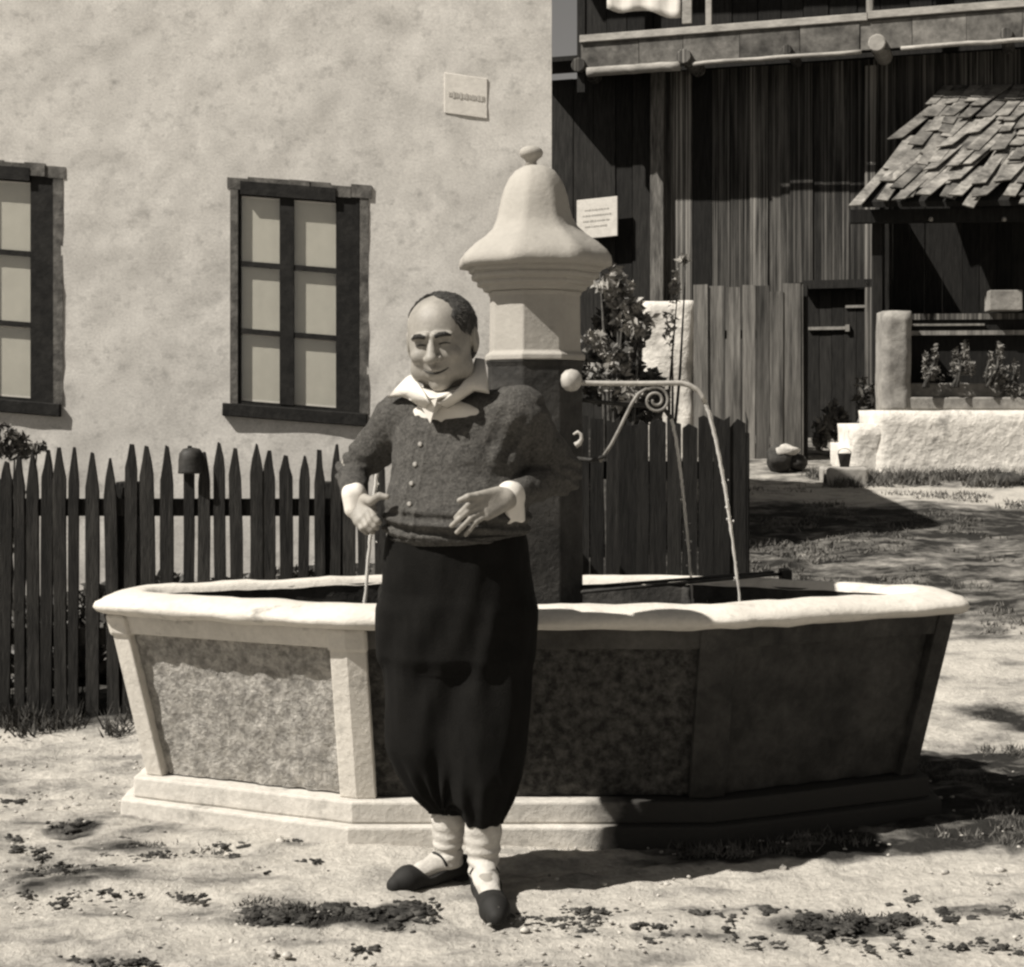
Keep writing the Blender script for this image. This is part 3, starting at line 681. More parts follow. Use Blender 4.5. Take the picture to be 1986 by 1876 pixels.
    # second spout on the far side, and one to the left (behind the man)
    b2 = P(1120, 775, 5.72); m = MB(); m.tube([P(1095, 775, 5.62), b2], [.028, .02], 12); s2 = m.build('spout', M['iron_dark'], t, True)
    m = MB(); m.tube([b2, P(1180, 782, 5.8), P(1260, 788, 5.87), P(1290, 796, 5.9), P(1302, 812, 5.9)], .008, 10); m.build('pipe', M['iron_dark'], s2, True)
    b3 = P(960, 770, 5.5); m = MB(); m.tube([P(985, 770, 5.52), b3], [.03, .024], 12); s3 = m.build('spout', M['iron_pale'], t, True)
    m = MB(); m.tube([b3, P(900, 772, 5.5), P(790, 776, 5.5), P(760, 786, 5.5), P(748, 806, 5.5)], .009, 10); m.build('pipe', M['iron_pale'], s3, True)
M['rough_shaded'] = mat('shaded rough stone', 0.022, 0.10, scale=30, bump=1.0, bscale=55, fine=0.3, c0=.36, c1=.64, bdist=.02)  # darkened copy of the rough stone: shade on the front panel
M['stone_shaded'] = mat('shaded limestone', 0.04, 0.10, scale=5, bump=0.5, bscale=45, fine=0.12)  # darkened copy of the limestone: shade on the front band
def plinth_mat():   # pale on the left, cast shadow painted dark towards the right end
    m = mat('plinth limestone', 0.42, 0.52, scale=5, bump=0.5, bscale=40, fine=0.10, third=(0.20, 8, 0.58, 0.14), warm=1.05)
    N = m.node_tree.nodes; L = m.node_tree.links; bs = N['Principled BSDF']
    src = bs.inputs['Base Color'].links[0].from_socket
    g = N.new('ShaderNodeNewGeometry'); sx = N.new('ShaderNodeSeparateXYZ'); L.new(g.outputs['Position'], sx.inputs[0])
    n = N.new('ShaderNodeTexNoise'); n.inputs['Scale'].default_value = 6; n.inputs['Detail'].default_value = 6; L.new(g.outputs['Position'], n.inputs['Vector'])
    a = N.new('ShaderNodeMath'); a.operation = 'MULTIPLY_ADD'; a.inputs[1].default_value = .5; L.new(n.outputs[0], a.inputs[0]); L.new(sx.outputs[0], a.inputs[2])
    mr = N.new('ShaderNodeMapRange'); mr.inputs[1].default_value = .40; mr.inputs[2].default_value = .62; L.new(a.outputs[0], mr.inputs[0])
    mx = N.new('ShaderNodeMix'); mx.data_type = 'RGBA'; L.new(mr.outputs[0], mx.inputs[0]); L.new(src, mx.inputs[6]); mx.inputs[7].default_value = lin(.035)
    L.new(mx.outputs[2], bs.inputs['Base Color']); return m
M['plinth'] = plinth_mat()
fountain()
# water
def water():
    wp = [Vector(p) for p in inset(BASE, .09)]; xs = np.arange(-1.45, 1.6, .012); ys = np.arange(5.0, 6.2, .012); Xg, Yg = np.meshgrid(xs, ys)
    ins = np.ones_like(Xg, bool)
    for i in range(8):
        a, b = wp[i], wp[(i + 1) % 8]; ins &= ((b.x - a.x) * (Yg - a.y) - (b.y - a.y) * (Xg - a.x)) > 0
    z = .640 + .0012 * fbm(Xg * 9, Yg * 9, 0.0, 3)
    for (cx, cy, amp) in ((X(1442, 5.38), 5.38, .007), (X(1345, 5.93), 5.93, .005), (X(704, 5.5), 5.5, .006)):
        r = np.hypot(Xg - cx, Yg - cy); z = z + amp * np.cos(r * 110) * np.exp(-r * 7)
    k = Xg.shape[1]; idx = np.arange(Xg.size).reshape(Xg.shape); c = ins[:-1, :-1] & ins[1:, :-1] & ins[:-1, 1:] & ins[1:, 1:]
    f = np.stack([idx[:-1, :-1][c], idx[:-1, 1:][c], idx[1:, 1:][c], idx[1:, :-1][c]], 1)
    used = np.unique(f); mp = np.full(Xg.size, -1); mp[used] = np.arange(len(used))
    struct(mesh_obj('water', np.stack([Xg, Yg, z], -1).reshape(-1, 3)[used], mp[f], M['water'], None, True))
water()
def jet(pts, r0, r1, label, seed):
    rr = random.Random(seed); path = []; rad = []
    n = 60
    pts = [Vector(p) for p in pts]
    for i in range(n + 1):
        u = i / n; k = u * (len(pts) - 1); a = int(min(k, len(pts) - 2)); f = k - a
        p = pts[a].lerp(pts[a + 1], f); path.append(p + V(rr.uniform(-.0012, .0012), rr.uniform(-.0012, .0012), 0))
        rad.append((r0 + (r1 - r0) * u) * (1 + .14 * math.sin(i * 1.3) * u + rr.uniform(-.12, .12) * (.3 + u)))
    m = MB(); m.tube(path, rad, 8)
    for q in range(46):     # drops shed by the jet and thrown up where it lands
        if q < 16: p = path[int(rr.uniform(.45, 1) * n)] + V(rr.gauss(0, .010), rr.gauss(0, .010), rr.uniform(-.02, .02))
        else: p = path[-1] + V(rr.gauss(0, .035), rr.gauss(0, .03), abs(rr.gauss(0, .022)) + .003)
        s_ = rr.uniform(.0015, .0038); m.lathe(p, [(0, -s_ * 1.3), (s_ * .8, -s_ * .6), (s_, 0), (s_ * .7, s_ * .7), (0, s_ * 1.2)], 6)
    o = m.build('water_jet', M['jet'], None, True, origin=path[-1])
    tag(o, label, 'water jet', 'jets of water falling into the trough')
def arc(a, b, n=12, lead=.12):   # falling parabola from a to b
    a, b = Vector(a), Vector(b); out = []
    for i in range(n + 1):
        u = i / n; p = a.lerp(b, u); p.z = a.z - (a.z - b.z) * (u * lead + (1 - lead) * u * u); out.append(p)
    return out
jet(arc(P(1369, 783, 5.34), V(X(1442, 5.38), 5.38, .640), lead=.45), .0072, .0042, 'thick jet of water falling from the curved pale pipe right of the pillar', 1)
jet(arc(P(1302, 812, 5.9), V(X(1345, 5.93), 5.93, .640), lead=.4), .0062, .0042, 'thinner far jet of water falling near the back rim in front of the dark boards', 2)
jet(arc(P(748, 806, 5.5), V(X(704, 5.5), 5.5, .640), lead=.5), .0075, .0055, 'jet of water left of the man, falling from the hidden left spout', 3)
# iron bars across the trough to rest a bucket on
t = thing('bucket_rest', 'thin dark iron bars laid across the right half of the trough', 'bucket rest', (X(1400, 5.8), 5.8, .77))
for a, b in ((P(1128, 1143, 5.35), P(1520, 1127, 5.98)), (P(1128, 1136, 5.5), P(1500, 1122, 6.03))):
    a.z = .782; b.z = .782
    m = MB(); m.tube([a, b], .006, 8); m.build('bar', M['iron_dark'], t, True)
m = MB(); m.box((X(1524, 5.98), 5.99, .775), (.035, .10, .045)); m.build('clamp', M['iron_dark'], t, bevel=.004)

# ------------------------------------------------------------------ barn on the right
BW = Plane(1130, 17.4, 1975, 16.0)      # the boarded wall
BF = Plane(1130, 16.75, 1975, 15.35)     # the balcony front
def barn():
    t = thing('barn', 'old dark boarded timber barn with a balcony under its roof', 'barn', BW.at(1500, 900))
    gz = lambda px: T(X(px, BW.Y(px)), BW.Y(px)) - .1
    s0, s1 = BW.s_(1070), BW.s_(2200)
    zf = 5.0
    s = s0; k = 0
    while s < s1:
        wd = random.uniform(.17, .27); e = min(s + wd, s1)
        px = 1130 + 0
        # leave the door opening
        ds0, ds1 = BW.s_(1563), BW.s_(1708)
        dp = random.uniform(-.012, .012)
        zb = .75
        if e > ds0 and s < ds1: zb = Z(546, BW.Y(1635))
        m = MB(); BW.bx(m, s, e - .008, zb, zf, -.03 + dp, dp, .004)
        m.build('wall_board', M['dark_wood' if s < BW.s_(1250) or random.random() < .12 else 'barn_wood'], t); s = e; k += 1  # left end boards take the darker wood in place of shade
    m = MB(); BW.bx(m, s0 - .4, s1, .6, 4.9, -.12, -.05); BW.bx(m, BW.s_(1127), s1, 4.9, 7.4, -.12, -.05); m.build('inner_wall', M['dark_wood'], t)
    # posts and rails of the frame
    for px, wd, mt in ((1278, 26, 'grey_barn'), (1690, 22, 'barn_wood')):
        m = MB(); BW.pbx(m, px - wd / 2, px + wd / 2, 130, 905, .0, .10 if px != 1100 else .3); m.build('post', M[mt], t, bevel=.01)
    # door
    m = MB(); Yd = BW.Y(1635); BW.pbx(m, 1559, 1713, 544, 560, .0, .10); m.build('door_lintel', M['dark_wood'], t)
    dr = MB(); BW.pbx(dr, 1563, 1709, 561, 905, -.06, -.04); door = dr.build('door', M['dark_wood'], t)
    for k in range(6):
        m = MB(); a = 1565 + k * 24; BW.pbx(m, a, a + 23, 562, 903, -.04, -.012 + random.uniform(-.004, .004)); m.build('door_board', M['dark_wood'], door)
    m = MB(); BW.pbx(m, 1568, 1640, 634, 640, -.01, .02); BW.pbx(m, 1640, 1648, 630, 643, -.01, .03); m.build('bolt', M['iron_mid'], door)
    m = MB(); BW.pbx(m, 1640, 1700, 592, 597, -.01, .014); m.build('hinge', M['iron_mid'], door)
    # balcony floor and its beams
    zfl = BF.at(1130, 92).z
    m = MB(); a, b = BF.s_(1128), BF.s_(2200)
    a = BF.s_(1040); pts = [BF.pt(a, 0, -.03), BF.pt(b, 0, -.03), BW.pt(BW.s_(2200), 0, 0), BW.pt(BW.s_(1040), 0, 0)]; a = BF.s_(1128)  # floor lengthened past the left end to shade the wall below
    m.hexa([V(p.x, p.y, zfl - .12) for p in pts] + [V(p.x, p.y, zfl - .07) for p in pts]); m.build('balcony_floor', M['dark_wood'], t)
    def fpx(px): return BF.s_(px)
    zt_ = zfl + .04
    # top rail in two lengths, the fascia boards, the ledge under them
    for p0, p1, dz in ((1126, 1683, 0), (1684, 2200, .012)):
        m = MB(); BF.bx(m, fpx(p0), fpx(p1), zt_ - .0 + dz, zt_ + .075 + dz, -.06, .05, .003); m.build('sill_beam', M['pale_wood'], t, bevel=.006)
    px = 1128
    while px < 2190:
        e = px + random.uniform(55, 120)
        m = MB(); BF.bx(m, fpx(px), fpx(e) - .006, zt_ - .285 + random.uniform(-.01, .01), zt_ - .002, -.02, .02 + random.uniform(-.008, .01), .003); m.build('fascia_board', M['fascia'], t); px = e
    for p0, p1, r_, dz in ((1142, 1322, .05, 0), (1345, 1672, .022, .01), (1748, 2190, .022, .015)):
        m = MB(); A, B = BF.pt(fpx(p0), zt_ - .315 + dz, .05), BF.pt(fpx(p1), zt_ - .315 + dz, .05)
        n = 10; m.tube([A.lerp(B, i / n) + V(0, 0, random.uniform(-.006, .006)) for i in range(n + 1)], r_, 10); m.build('ledge_pole', M['pale_wood'], t, True)
    for px, r_, d1 in ((1124, .075, .06), (1330, .075, .10), (1528, .05, .06), (1702, .085, .07), (1952, .06, .05)):
        A = BF.pt(fpx(px), zt_ - .23, d1); B = BF.pt(fpx(px), zt_ - .23, -.60)
        m = MB(); m.tube([A, A + (B - A) * .01, B], [r_ * .9, r_, r_], 14)
        m.build('beam_end', M['barn_wood'] if px != 1702 else M['pale_wood'], t, False)
    for px in (1122,):
        m = MB(); BF.bx(m, fpx(1118), fpx(1133), zt_ - .5, 7.0, -.10, -.02); m.build('balcony_post', M['dark_wood'], t)
    m = MB(); BF.bx(m, fpx(1680), fpx(1692), zt_ + .09, 7.0, -.10, .0); m.build('balcony_post', M['grey_wood'], t)
    for px, w_, ya, yb, mt in ((1331, 18, -60, 44, 'pale_wood'), (1373, 11, -60, 50, 'pale_wood')):
        m = MB(); BF.pbx(m, px - w_ / 2, px + w_ / 2, ya, yb, -.06, -.02); m.build('baluster', M[mt], t)
    # upper wall boards, roof
    s = BW.s_(1126)
    while s < s1:
        e = min(s + random.uniform(.2, .3), s1)
        m = MB(); BW.bx(m, s, e - .01, zfl + .0, 7.4, -.03, random.uniform(-.01, .01), .004); m.build('wall_board', M['dark_wood'], t); s = e
    m = MB(); pts = [BF.pt(fpx(960), 0, .3), BF.pt(fpx(2250), 0, .3), BW.pt(BW.s_(2250), 0, -3), BW.pt(BW.s_(960), 0, -3)]  # roof lengthened leftwards, unseen behind the house, to shade the wall
    zs = [7.2, 7.2, 8.9, 8.9]; m.hexa([V(p.x, p.y, z) for p, z in zip(pts, zs)] + [V(p.x, p.y, z + .12) for p, z in zip(pts, zs)]); m.build('roof', M['roof'], t)
M['grey_barn'] = mat('grey barn post', 0.05, 0.17, scale=4, bump=.6, bscale=16, stretch=(5, 5, .5), fine=.3)
barn()
# cloths drying on the balcony
for (pts, lab) in (([(1170, -20), (1318, -20), (1306, 26), (1262, 16), (1240, 24), (1172, 10)], 'wide pale cloth hanging on the balcony of the barn'),):
    n = 14; vs = []; fs = []
    org = BF.at(1240, 0, -.12); rows = 6
    for i in range(n + 1):
        u = i / n; px = 1172 + (1316 - 1172) * u; bot_ = 12 + 16 * u + 5 * math.sin(u * 9)
        for j in range(rows + 1):
            vs.append(BF.at(px, -60 + (bot_ + 60) * j / rows, -.12 + .02 * math.sin(i * 1.4 + j * .3)))
    k = rows + 1
    for i in range(n):
        for j in range(rows): fs.append((i * k + j, (i + 1) * k + j, (i + 1) * k + j + 1, i * k + j + 1))
    o = mesh_obj('cloth', vs, fs, M['shirt'], None, True, origin=org)
    q = o.modifiers.new('solid', 'SOLIDIFY'); q.thickness = .006
    tag(o, lab, 'cloth')
plaque('notice_board', BW, 1126, 1204, 388, 464, .13, 'white square notice board beside the bell cap, in front of the dark barn wall', 'notice',
       [(.72, .05, .2, .8), (.58, .05, .15, .85), (.44, .05, .15, .8), (.30, .05, .2, .75)], .06)

# ------------------------------------------------------------------ tall plank fence in front of the barn
TF = Plane(1240, 15.3, 1562, 14.9)
def plank_fence():
    t = thing('plank_fence', 'tall weathered plank fence between the whitewashed wall and the barn door', 'fence', TF.at(1450, 900))
    px = 1346
    while px < 1560:
        w_ = random.uniform(24, 37); e = min(px + w_, 1561); Yc = TF.Y((px + e) / 2)
        m = MB(); TF.bx(m, TF.s_(px), TF.s_(e - 2), T(X(px, Yc), Yc) - .05 + random.choice((0, .0, .06)), Z(558 + random.uniform(-10, 10), Yc), -.03, random.uniform(-.01, .012), .012)
        m.build('plank', M['grey_plank'], t); px = e
    for py in (640, 820):
        m = MB(); TF.pbx(m, 1346, 1560, py, py + 16, -.09, -.045); m.build('rail', M['dark_wood'], t)
    for px in (1350, 1556):
        m = MB(); TF.pbx(m, px - 8, px + 8, 552, 905, -.2, -.092); m.build('post', M['dark_wood'], t)
M['grey_plank'] = mat('grey plank', 0.04, 0.17, scale=3, bump=.7, bscale=14, stretch=(6, 6, .35), rnd=.45, fine=.3, third=(0.26, 2.6, 0.62, 0.10, (7, 7, .3)))
plank_fence()
def rocky_block(name, pl, p0, p1, y0, y1, d0, d1, mt, parent=None, amp=.03, n=22, origin=None, top=None, bottom=None):
    # a rough masonry block: front face and edges displaced
    Y = pl.Y((p0 + p1) / 2); sa, sb = pl.s_(p0), pl.s_(p1); za, zb = Z(y1, Y), Z(y0, Y)
    nx = n; nz = max(4, int(n * (zb - za) / max(.1, (sb - sa)))); nz = min(nz, 30)
    vs = []; fs = []
    for i in range(nx + 1):
        for j in range(nz + 1):
            u, v = i / nx, j / nz; s = sa + (sb - sa) * u; z = za + (zb - za) * v
            e = min(u, 1 - u) * (sb - sa); ez = (1 - v) * (zb - za)
            rd = -max(0, .05 - e) * .8 - max(0, .05 - ez) * .8
            a = amp * float(fbm(s * 2.2 + p0, z * 2.5, 0.0, 4)); b = amp * .6 * float(fbm(s * 3 + 9, z * 3, 0.0, 3))
            vs.append(pl.pt(s + (b if 0 < i < nx else b * .8), z + b * .6, d1 + a + rd))
    k = nz + 1
    for i in range(nx):
        for j in range(nz): fs.append((i * k + j, (i + 1) * k + j, (i + 1) * k + j + 1, i * k + j + 1))
    base = len(vs)   # back copies of the border
    border = [i * k for i in range(nx + 1)] + [nx * k + j for j in range(1, nz + 1)] + [i * k + nz for i in range(nx - 1, -1, -1)] + [j for j in range(nz - 1, 0, -1)]
    for b in border:
        p = vs[b]; q = p - pl.n * (d1 - d0); vs.append(q)
    L_ = len(border)
    for i in range(L_): fs.append((border[i], base + i, base + (i + 1) % L_, border[(i + 1) % L_]))
    fs.append(tuple(base + i for i in range(L_)))
    return mesh_obj(name, vs, fs, mt, parent, True, origin)
o = rocky_block('whitewashed_wall', TF, 1242, 1344, 584, 905, -.35, .02, M['whitewash2'] if 'whitewash2' in M else M['whitewash'], None, .03, 16, origin=TF.at(1290, 900))
tag(o, 'sunlit whitewashed wall stub behind the leafy shrub, left of the plank fence', 'wall')

# ------------------------------------------------------------------ shed with shingled roof, terrace walls
TW = Plane(1640, 14.0, 1986, 13.9)      # face of the terrace
def terrace():
    t = thing('terrace_wall', 'whitewashed masonry terrace wall with stepped left end, right of the barn door', 'wall', TW.at(1800, 945))
    for p0, p1, y0, y1, d0, d1 in ((1700, 2250, 796, 965, -1.0, 0), (1650, 1720, 823, 965, -.8, -.03), (1632, 1668, 862, 965, -.7, -.06)):
        rocky_block('masonry_block', TW, p0, p1, y0, y1, d0, d1, M['whitewash'], t, .02, 40 if p1 > 2000 else 10)
    for k, (y0, y1, d) in enumerate(((770, 796, -.10), (742, 770, -.22))):
        m = MB(); TW.pbx(m, 1765 + 5 * k, 2240, y0, y1 - .5, -1.0 - d, d); m.build('stone_step', M['stone_step'], t, bevel=.015)
M['stone_step'] = mat('weathered steps', .16, .28, scale=4, bump=.7, bscale=20, fine=.2, third=(.12, 5, .58, .12))
terrace()
o = rocky_block('gate_pillar', TW, 1716, 1772, 602, 796, -.5, -.06, M['whitewash_dim'] if 'whitewash_dim' in M else M['stone_step'], None, .02, 10, origin=TW.at(1744, 796))
tag(o, 'grey rendered pillar standing on the white terrace, left of the shed', 'pillar')
SE = Plane(1640, 14.25, 1986, 14.1)     # eave line of the shed
ST = Plane(1830, 16.0, 1986, 15.9)      # top of its roof
def shed():
    t = thing('shed', 'open timber shed with a ragged shingle roof against the barn', 'shed', SE.at(1850, 740))
    ze = Z(384, 14.2); zt = Z(172, 16.0)
    e0 = SE.pt(SE.s_(1672), ze, 0); t0 = ST.pt(ST.s_(1828), zt, 0)
    eu = SE.u; ncol = 30; wd = .135; rows = 7
    # the sheathing under the shingles
    m = MB(); e1 = e0 + eu * (ncol * wd); t1 = t0 + eu * (ncol * wd); dn = V(0, 0, -.05)
    m.hexa([e0 + dn * 1.6, e1 + dn * 1.6, t1 + dn * 1.6, t0 + dn * 1.6, e0 + dn * .6, e1 + dn * .6, t1 + dn * .6, t0 + dn * .6]); roof = m.build('roof', M['dark_wood'], t)
    sl = (t0 - e0); L_ = sl.length; nrm = eu.cross(sl.normalized()).normalized()
    if nrm.z < 0: nrm = -nrm
    for r in range(rows):
        v0 = r / rows - .02; v1 = (r + 1.75) / rows
        for c in range(ncol):
            off = random.uniform(-.03, .03) + (wd / 2 if r % 2 else 0); a = c * wd + off; b = a + wd * random.uniform(.72, 1.05)
            u0 = v0 - random.uniform(0, .09); u1 = min(v1, 1.02); sk = random.uniform(-.16, .06)
            lift0 = .022 + random.uniform(0, .05); lift1 = .004
            p = [e0 + eu * (a + sk) + sl * u0 + nrm * lift0, e0 + eu * (b + sk) + sl * (u0 + random.uniform(-.015, .015)) + nrm * (lift0 + random.uniform(-.02, .02)), e0 + eu * b + sl * u1 + nrm * lift1, e0 + eu * a + sl * u1 + nrm * lift1]
            m = MB(); m.hexa([q - nrm * .006 for q in p] + [q + nrm * .006 for q in p]); m.build('shingle', M['shingle'], roof)
    # eave beam, posts, inner walls
    m = MB(); SE.bx(m, SE.s_(1652), SE.s_(2300), ze - .20, ze - .085, -.22, -.10); m.build('eave_beam', M['dark_wood'], t)
    for px in (1708, 2060):
        m = MB(); SE.pbx(m, px - 9, px + 9, 400, 742, -.32, -.22); m.build('post', M['dark_wood'], t)
    SBk = Plane(1700, 15.55, 2100, 15.4)
    px = 1704
    while px < 2280:
        e = px + random.uniform(26, 40); m = MB(); SBk.bx(m, SBk.s_(px), SBk.s_(e) - .006, .9, ze + .35, -.03, random.uniform(-.008, .008)); m.build('back_board', M['dark_wood'], t); px = e
    m = MB(); a = SE.at(1702, 0, -.25); b = SBk.at(1706, 0, 0); a.z = b.z = 0
    m.hexa([V(a.x, a.y, .9), V(a.x + .04, a.y, .9), V(b.x + .04, b.y - .05, .9), V(b.x, b.y - .05, .9), V(a.x, a.y, ze - .1), V(a.x + .04, a.y, ze - .1), V(b.x + .04, b.y - .05, ze + .3), V(b.x, b.y - .05, ze + .3)])
    m.build('end_wall', M['dark_wood'], t)
    # parapet below the opening
    for y0, y1, mt, d in ((604, 616, 'barn_wood', -.25), (616, 638, 'dark_wood', -.27), (638, 647, 'grey_wood', -.22), (647, 745, 'dark_wood', -.28)):
        m = MB(); SE.pbx(m, 1768, 2280, y0, y1 - .3, -.36, d); m.build('parapet_board', M[mt], t)
    m = MB(); SE.pbx(m, 1765, 1920, 625, 629, -.27, -.24); m.build('rod', M['iron_mid'], t)
    for px in (1808, 1951):
        m = MB(); c = SE.at(px, 428, -.08); m.lathe(c, [(0, 0), (.018, .006), (.022, .022), (.016, .036), (0, .042)], 12); m.build('insulator', M['button'], t, True)
shed()
m = MB(); SE.pbx(m, 1924, 1990, 561, 601, -.36, -.12, .004); o = m.build('crate', M['pale_box'] if 'pale_box' in M else M['stone_step'], None, bevel=.008)
tag(o, 'pale grey box standing on the shed parapet at the right edge', 'box')
# bucket and stones
def bucket():
    c = P(1638, 905, 13.6); c.z = T(c.x, c.y) + .0
    c = V(X(1638, 14.4), 13.55, 0); c.x = X(1638, 13.55); c.z = Z(906, 13.55)
    t = thing('bucket', 'small dark bucket standing at the left end of the white terrace wall', 'bucket', c)
    m = MB(); m.lathe(c, [(.038, 0), (.058, .11), (.06, .114), (.052, .11), (.034, .01)], 16); m.build('body', M['iron_dark'], t, True)
    m = MB(); m.tube([c + V(.056 * math.cos(a), 0, .112 + .045 * math.sin(a)) for a in np.linspace(0, math.pi, 10)], .003, 6); m.build('handle', M['iron_dark'], t, True)
    m = MB(); m.box(c + V(0, .05, -.13), (.34, .4, .26)); 
    o = m.build('stone_slab', M['pale_slab'], None, bevel=.02, origin=c + V(0, .05, -.06)); tag(o, 'pale flat slab under the small dark bucket', 'slab')
M['pale_slab'] = mat('pale slab', .28, .36, scale=5, bump=.6, bscale=25, fine=.12)
bucket()
def rock(c, r, mt, name, label, cat, group=None, seed=0):
    n1, n2 = 14, 9; vs = []; fs = []
    for i in range(n2 + 1):
        th = math.pi * i / n2
        for j in range(n1):
            ph = 2 * math.pi * j / n1; d = V(math.sin(th) * math.cos(ph), math.sin(th) * math.sin(ph), math.cos(th))
            k = 1 + .28 * float(fbm(d.x * 1.6 + seed * 5, d.y * 1.6, d.z * 1.6, 3)); vs.append(V(c[0] + d.x * r[0] * k, c[1] + d.y * r[1] * k, c[2] + d.z * r[2] * k))
    for i in range(n2):
        for j in range(n1): fs.append((i * n1 + j, (i + 1) * n1 + j, (i + 1) * n1 + (j + 1) % n1, i * n1 + (j + 1) % n1))
    o = mesh_obj(name, vs, fs, mt, None, True, origin=c)
    return tag(o, label, cat, group)
M['rock_dark'] = mat('dark stone', .02, .06, scale=8, bump=.8, bscale=30, fine=.3)
M['rock_pale'] = mat('pale stone', .35, .5, scale=8, bump=.8, bscale=30, fine=.2)
rr = [(1512, 893, 26, 26, 'rock_dark', 'larger left dark stone at the foot of the plank fence'), (1547, 897, 18, 16, 'rock_dark', 'smaller right dark stone at the foot of the plank fence'),
      (1612, 933, 15, 18, 'rock_dark', 'dark upright stone in front of the terrace wall'), (1524, 874, 26, 11, 'rock_pale', 'pale stone lying against the plank fence'),
      (1958, 935, 30, 16, 'rock_dark', 'dark mossy stone at the foot of the terrace by the right edge')]
for i, (px, py, w_, h_, mt, lab) in enumerate(rr):
    Y = 14.3 if px < 1600 else 13.5
    c = P(px, py, Y); rock(c, (w_ * Y / F, w_ * Y / F, h_ * Y / F), M[mt], 'stone', lab, 'stone', None, i)

# ------------------------------------------------------------------ plants
def leaves(n, cen, rad, size, rng, clump=0, shape=None):
    vs = np.zeros((n, 4, 3)); 
    d = rng.normal(size=(n, 3)); d /= np.linalg.norm(d, axis=1)[:, None]; r = rng.random(n) ** .45
    if clump:
        cc = rng.normal(size=(clump, 3)); cc /= np.linalg.norm(cc, axis=1)[:, None]; cc *= (rng.random(clump) ** .5)[:, None] * .8
        pos = cc[rng.integers(0, clump, n)] + d * (r * .34)[:, None]
    else: pos = d * r[:, None]
    pos = np.array(cen) + pos * np.array(rad)
    a = rng.normal(size=(n, 3)); a /= np.linalg.norm(a, axis=1)[:, None]
    b = np.cross(a, rng.normal(size=(n, 3))); b /= np.linalg.norm(b, axis=1)[:, None]
    s = size * rng.uniform(.6, 1.3, n)[:, None]
    vs[:, 0] = pos - a * s; vs[:, 1] = pos + b * s * .42; vs[:, 2] = pos + a * s; vs[:, 3] = pos - b * s * .42
    return vs.reshape(-1, 3), np.arange(4 * n).reshape(n, 4)
def shrub(name, label, cat, base, blobs, mt, seed, group=None, stems=4):
    rng = np.random.default_rng(seed); t = thing(name, label, cat, base, group)
    V_, F_ = [], []; k = 0
    for (c, r, n, size, cl) in blobs:
        v, f = leaves(n, c, r, size, rng, cl); V_.append(v); F_.append(f + k); k += len(v)
    mesh_obj('foliage', np.concatenate(V_), np.concatenate(F_), M[mt], t)
    m = MB(); b = Vector(base)
    for i in range(stems):
        c, r, *_ = blobs[i % len(blobs)]; e = Vector(c) + V(*(rng.uniform(-.5, .5, 3) * np.array(r)))
        md = b.lerp(e, .5) + V(*rng.uniform(-.04, .04, 3)); m.tube([b + V(*(rng.uniform(-.03, .03, 2)), -.03), md, e], [.016, .011, .004], 6)
    m.build('stem', M['bark'], t, True)
    return t
YS = 8.6
def pb(px, py, Y, rx, ry, n, size, cl): c = P(px, py, Y); return (tuple(c), (rx * Y / F, rx * .8 * Y / F, ry * Y / F), n, size, cl)
shrub('leafy_shrub', 'tall leafy shrub with pale sunlit leaves behind the pillar, above the boarded fence', 'shrub', (X(1185, YS), YS, T(.4, YS)),
      [pb(1190, 550, YS, 48, 46, 500, .034, 22), pb(1222, 615, YS, 48, 50, 520, .034, 22), pb(1175, 690, YS, 52, 70, 380, .032, 14), pb(1165, 505, YS, 22, 20, 110, .03, 6), pb(1200, 770, YS, 60, 40, 300, .03, 10)], 'leaf_mid', 3, stems=7) if False else None
M['leaf_mid'] = mat('shrub leaf', 0.08, 0.42, scale=9, rough=.6, bump=.2, fine=.3, spec=.4, c0=.42, c1=.62)
shrub('leafy_shrub', 'tall leafy shrub with pale sunlit leaves behind the pillar, above the boarded fence', 'shrub', (X(1185, YS), YS, T(.4, YS)),
      [pb(1190, 550, YS, 50, 46, 420, .032, 20), pb(1226, 612, YS, 46, 46, 420, .032, 18), pb(1175, 690, YS, 52, 66, 300, .03, 12), pb(1165, 505, YS, 22, 20, 90, .03, 6), pb(1200, 765, YS, 60, 40, 300, .03, 10)], 'leaf_mid', 3, stems=7)
shrub('dark_bush', 'dark low bush on bare stems filling the gap between the shrub and the whitewashed wall', 'bush', (X(1215, 12), 12, T(.9, 12)),
      [pb(1205, 640, 12, 55, 70, 900, .045, 0), pb(1190, 730, 12, 70, 70, 900, .045, 0), pb(1240, 770, 12, 60, 60, 700, .045, 0)], 'leaf', 9, stems=6)
shrub('sprig', 'single tall sprig topped by one bright leaf, standing against the barn wall', 'plant', (X(1300, 13), 13, T(1.27, 13)),
      [pb(1326, 503, 13, 9, 5, 14, .055, 0), pb(1310, 560, 13, 14, 40, 60, .035, 0), pb(1300, 640, 13, 14, 60, 60, .03, 0)], 'leaf_pale', 11, stems=3)
shrub('corner_bush', 'grey green bush behind the left end of the picket fence', 'bush', (X(30, 8.2), 8.2, T(-2.5, 8.2)),
      [pb(20, 850, 8.2, 50, 42, 700, .03, 20), pb(68, 868, 8.2, 36, 26, 300, .028, 10), pb(-70, 860, 8.2, 60, 60, 700, .03, 20)], 'leaf_grey', 5) if False else None
M['leaf_grey'] = mat('grey green leaf', 0.07, 0.24, scale=9, rough=.7, bump=.2, fine=.3)
shrub('corner_bush', 'grey green bush behind the left end of the picket fence', 'bush', (X(30, 8.2), 8.2, T(-2.5, 8.2)),
      [pb(14, 856, 8.2, 46, 40, 800, .026, 26), pb(62, 874, 8.2, 34, 22, 300, .024, 10), pb(-70, 860, 8.2, 60, 60, 700, .03, 20), pb(20, 1000, 8.2, 70, 90, 900, .03, 20)], 'leaf_grey', 5)
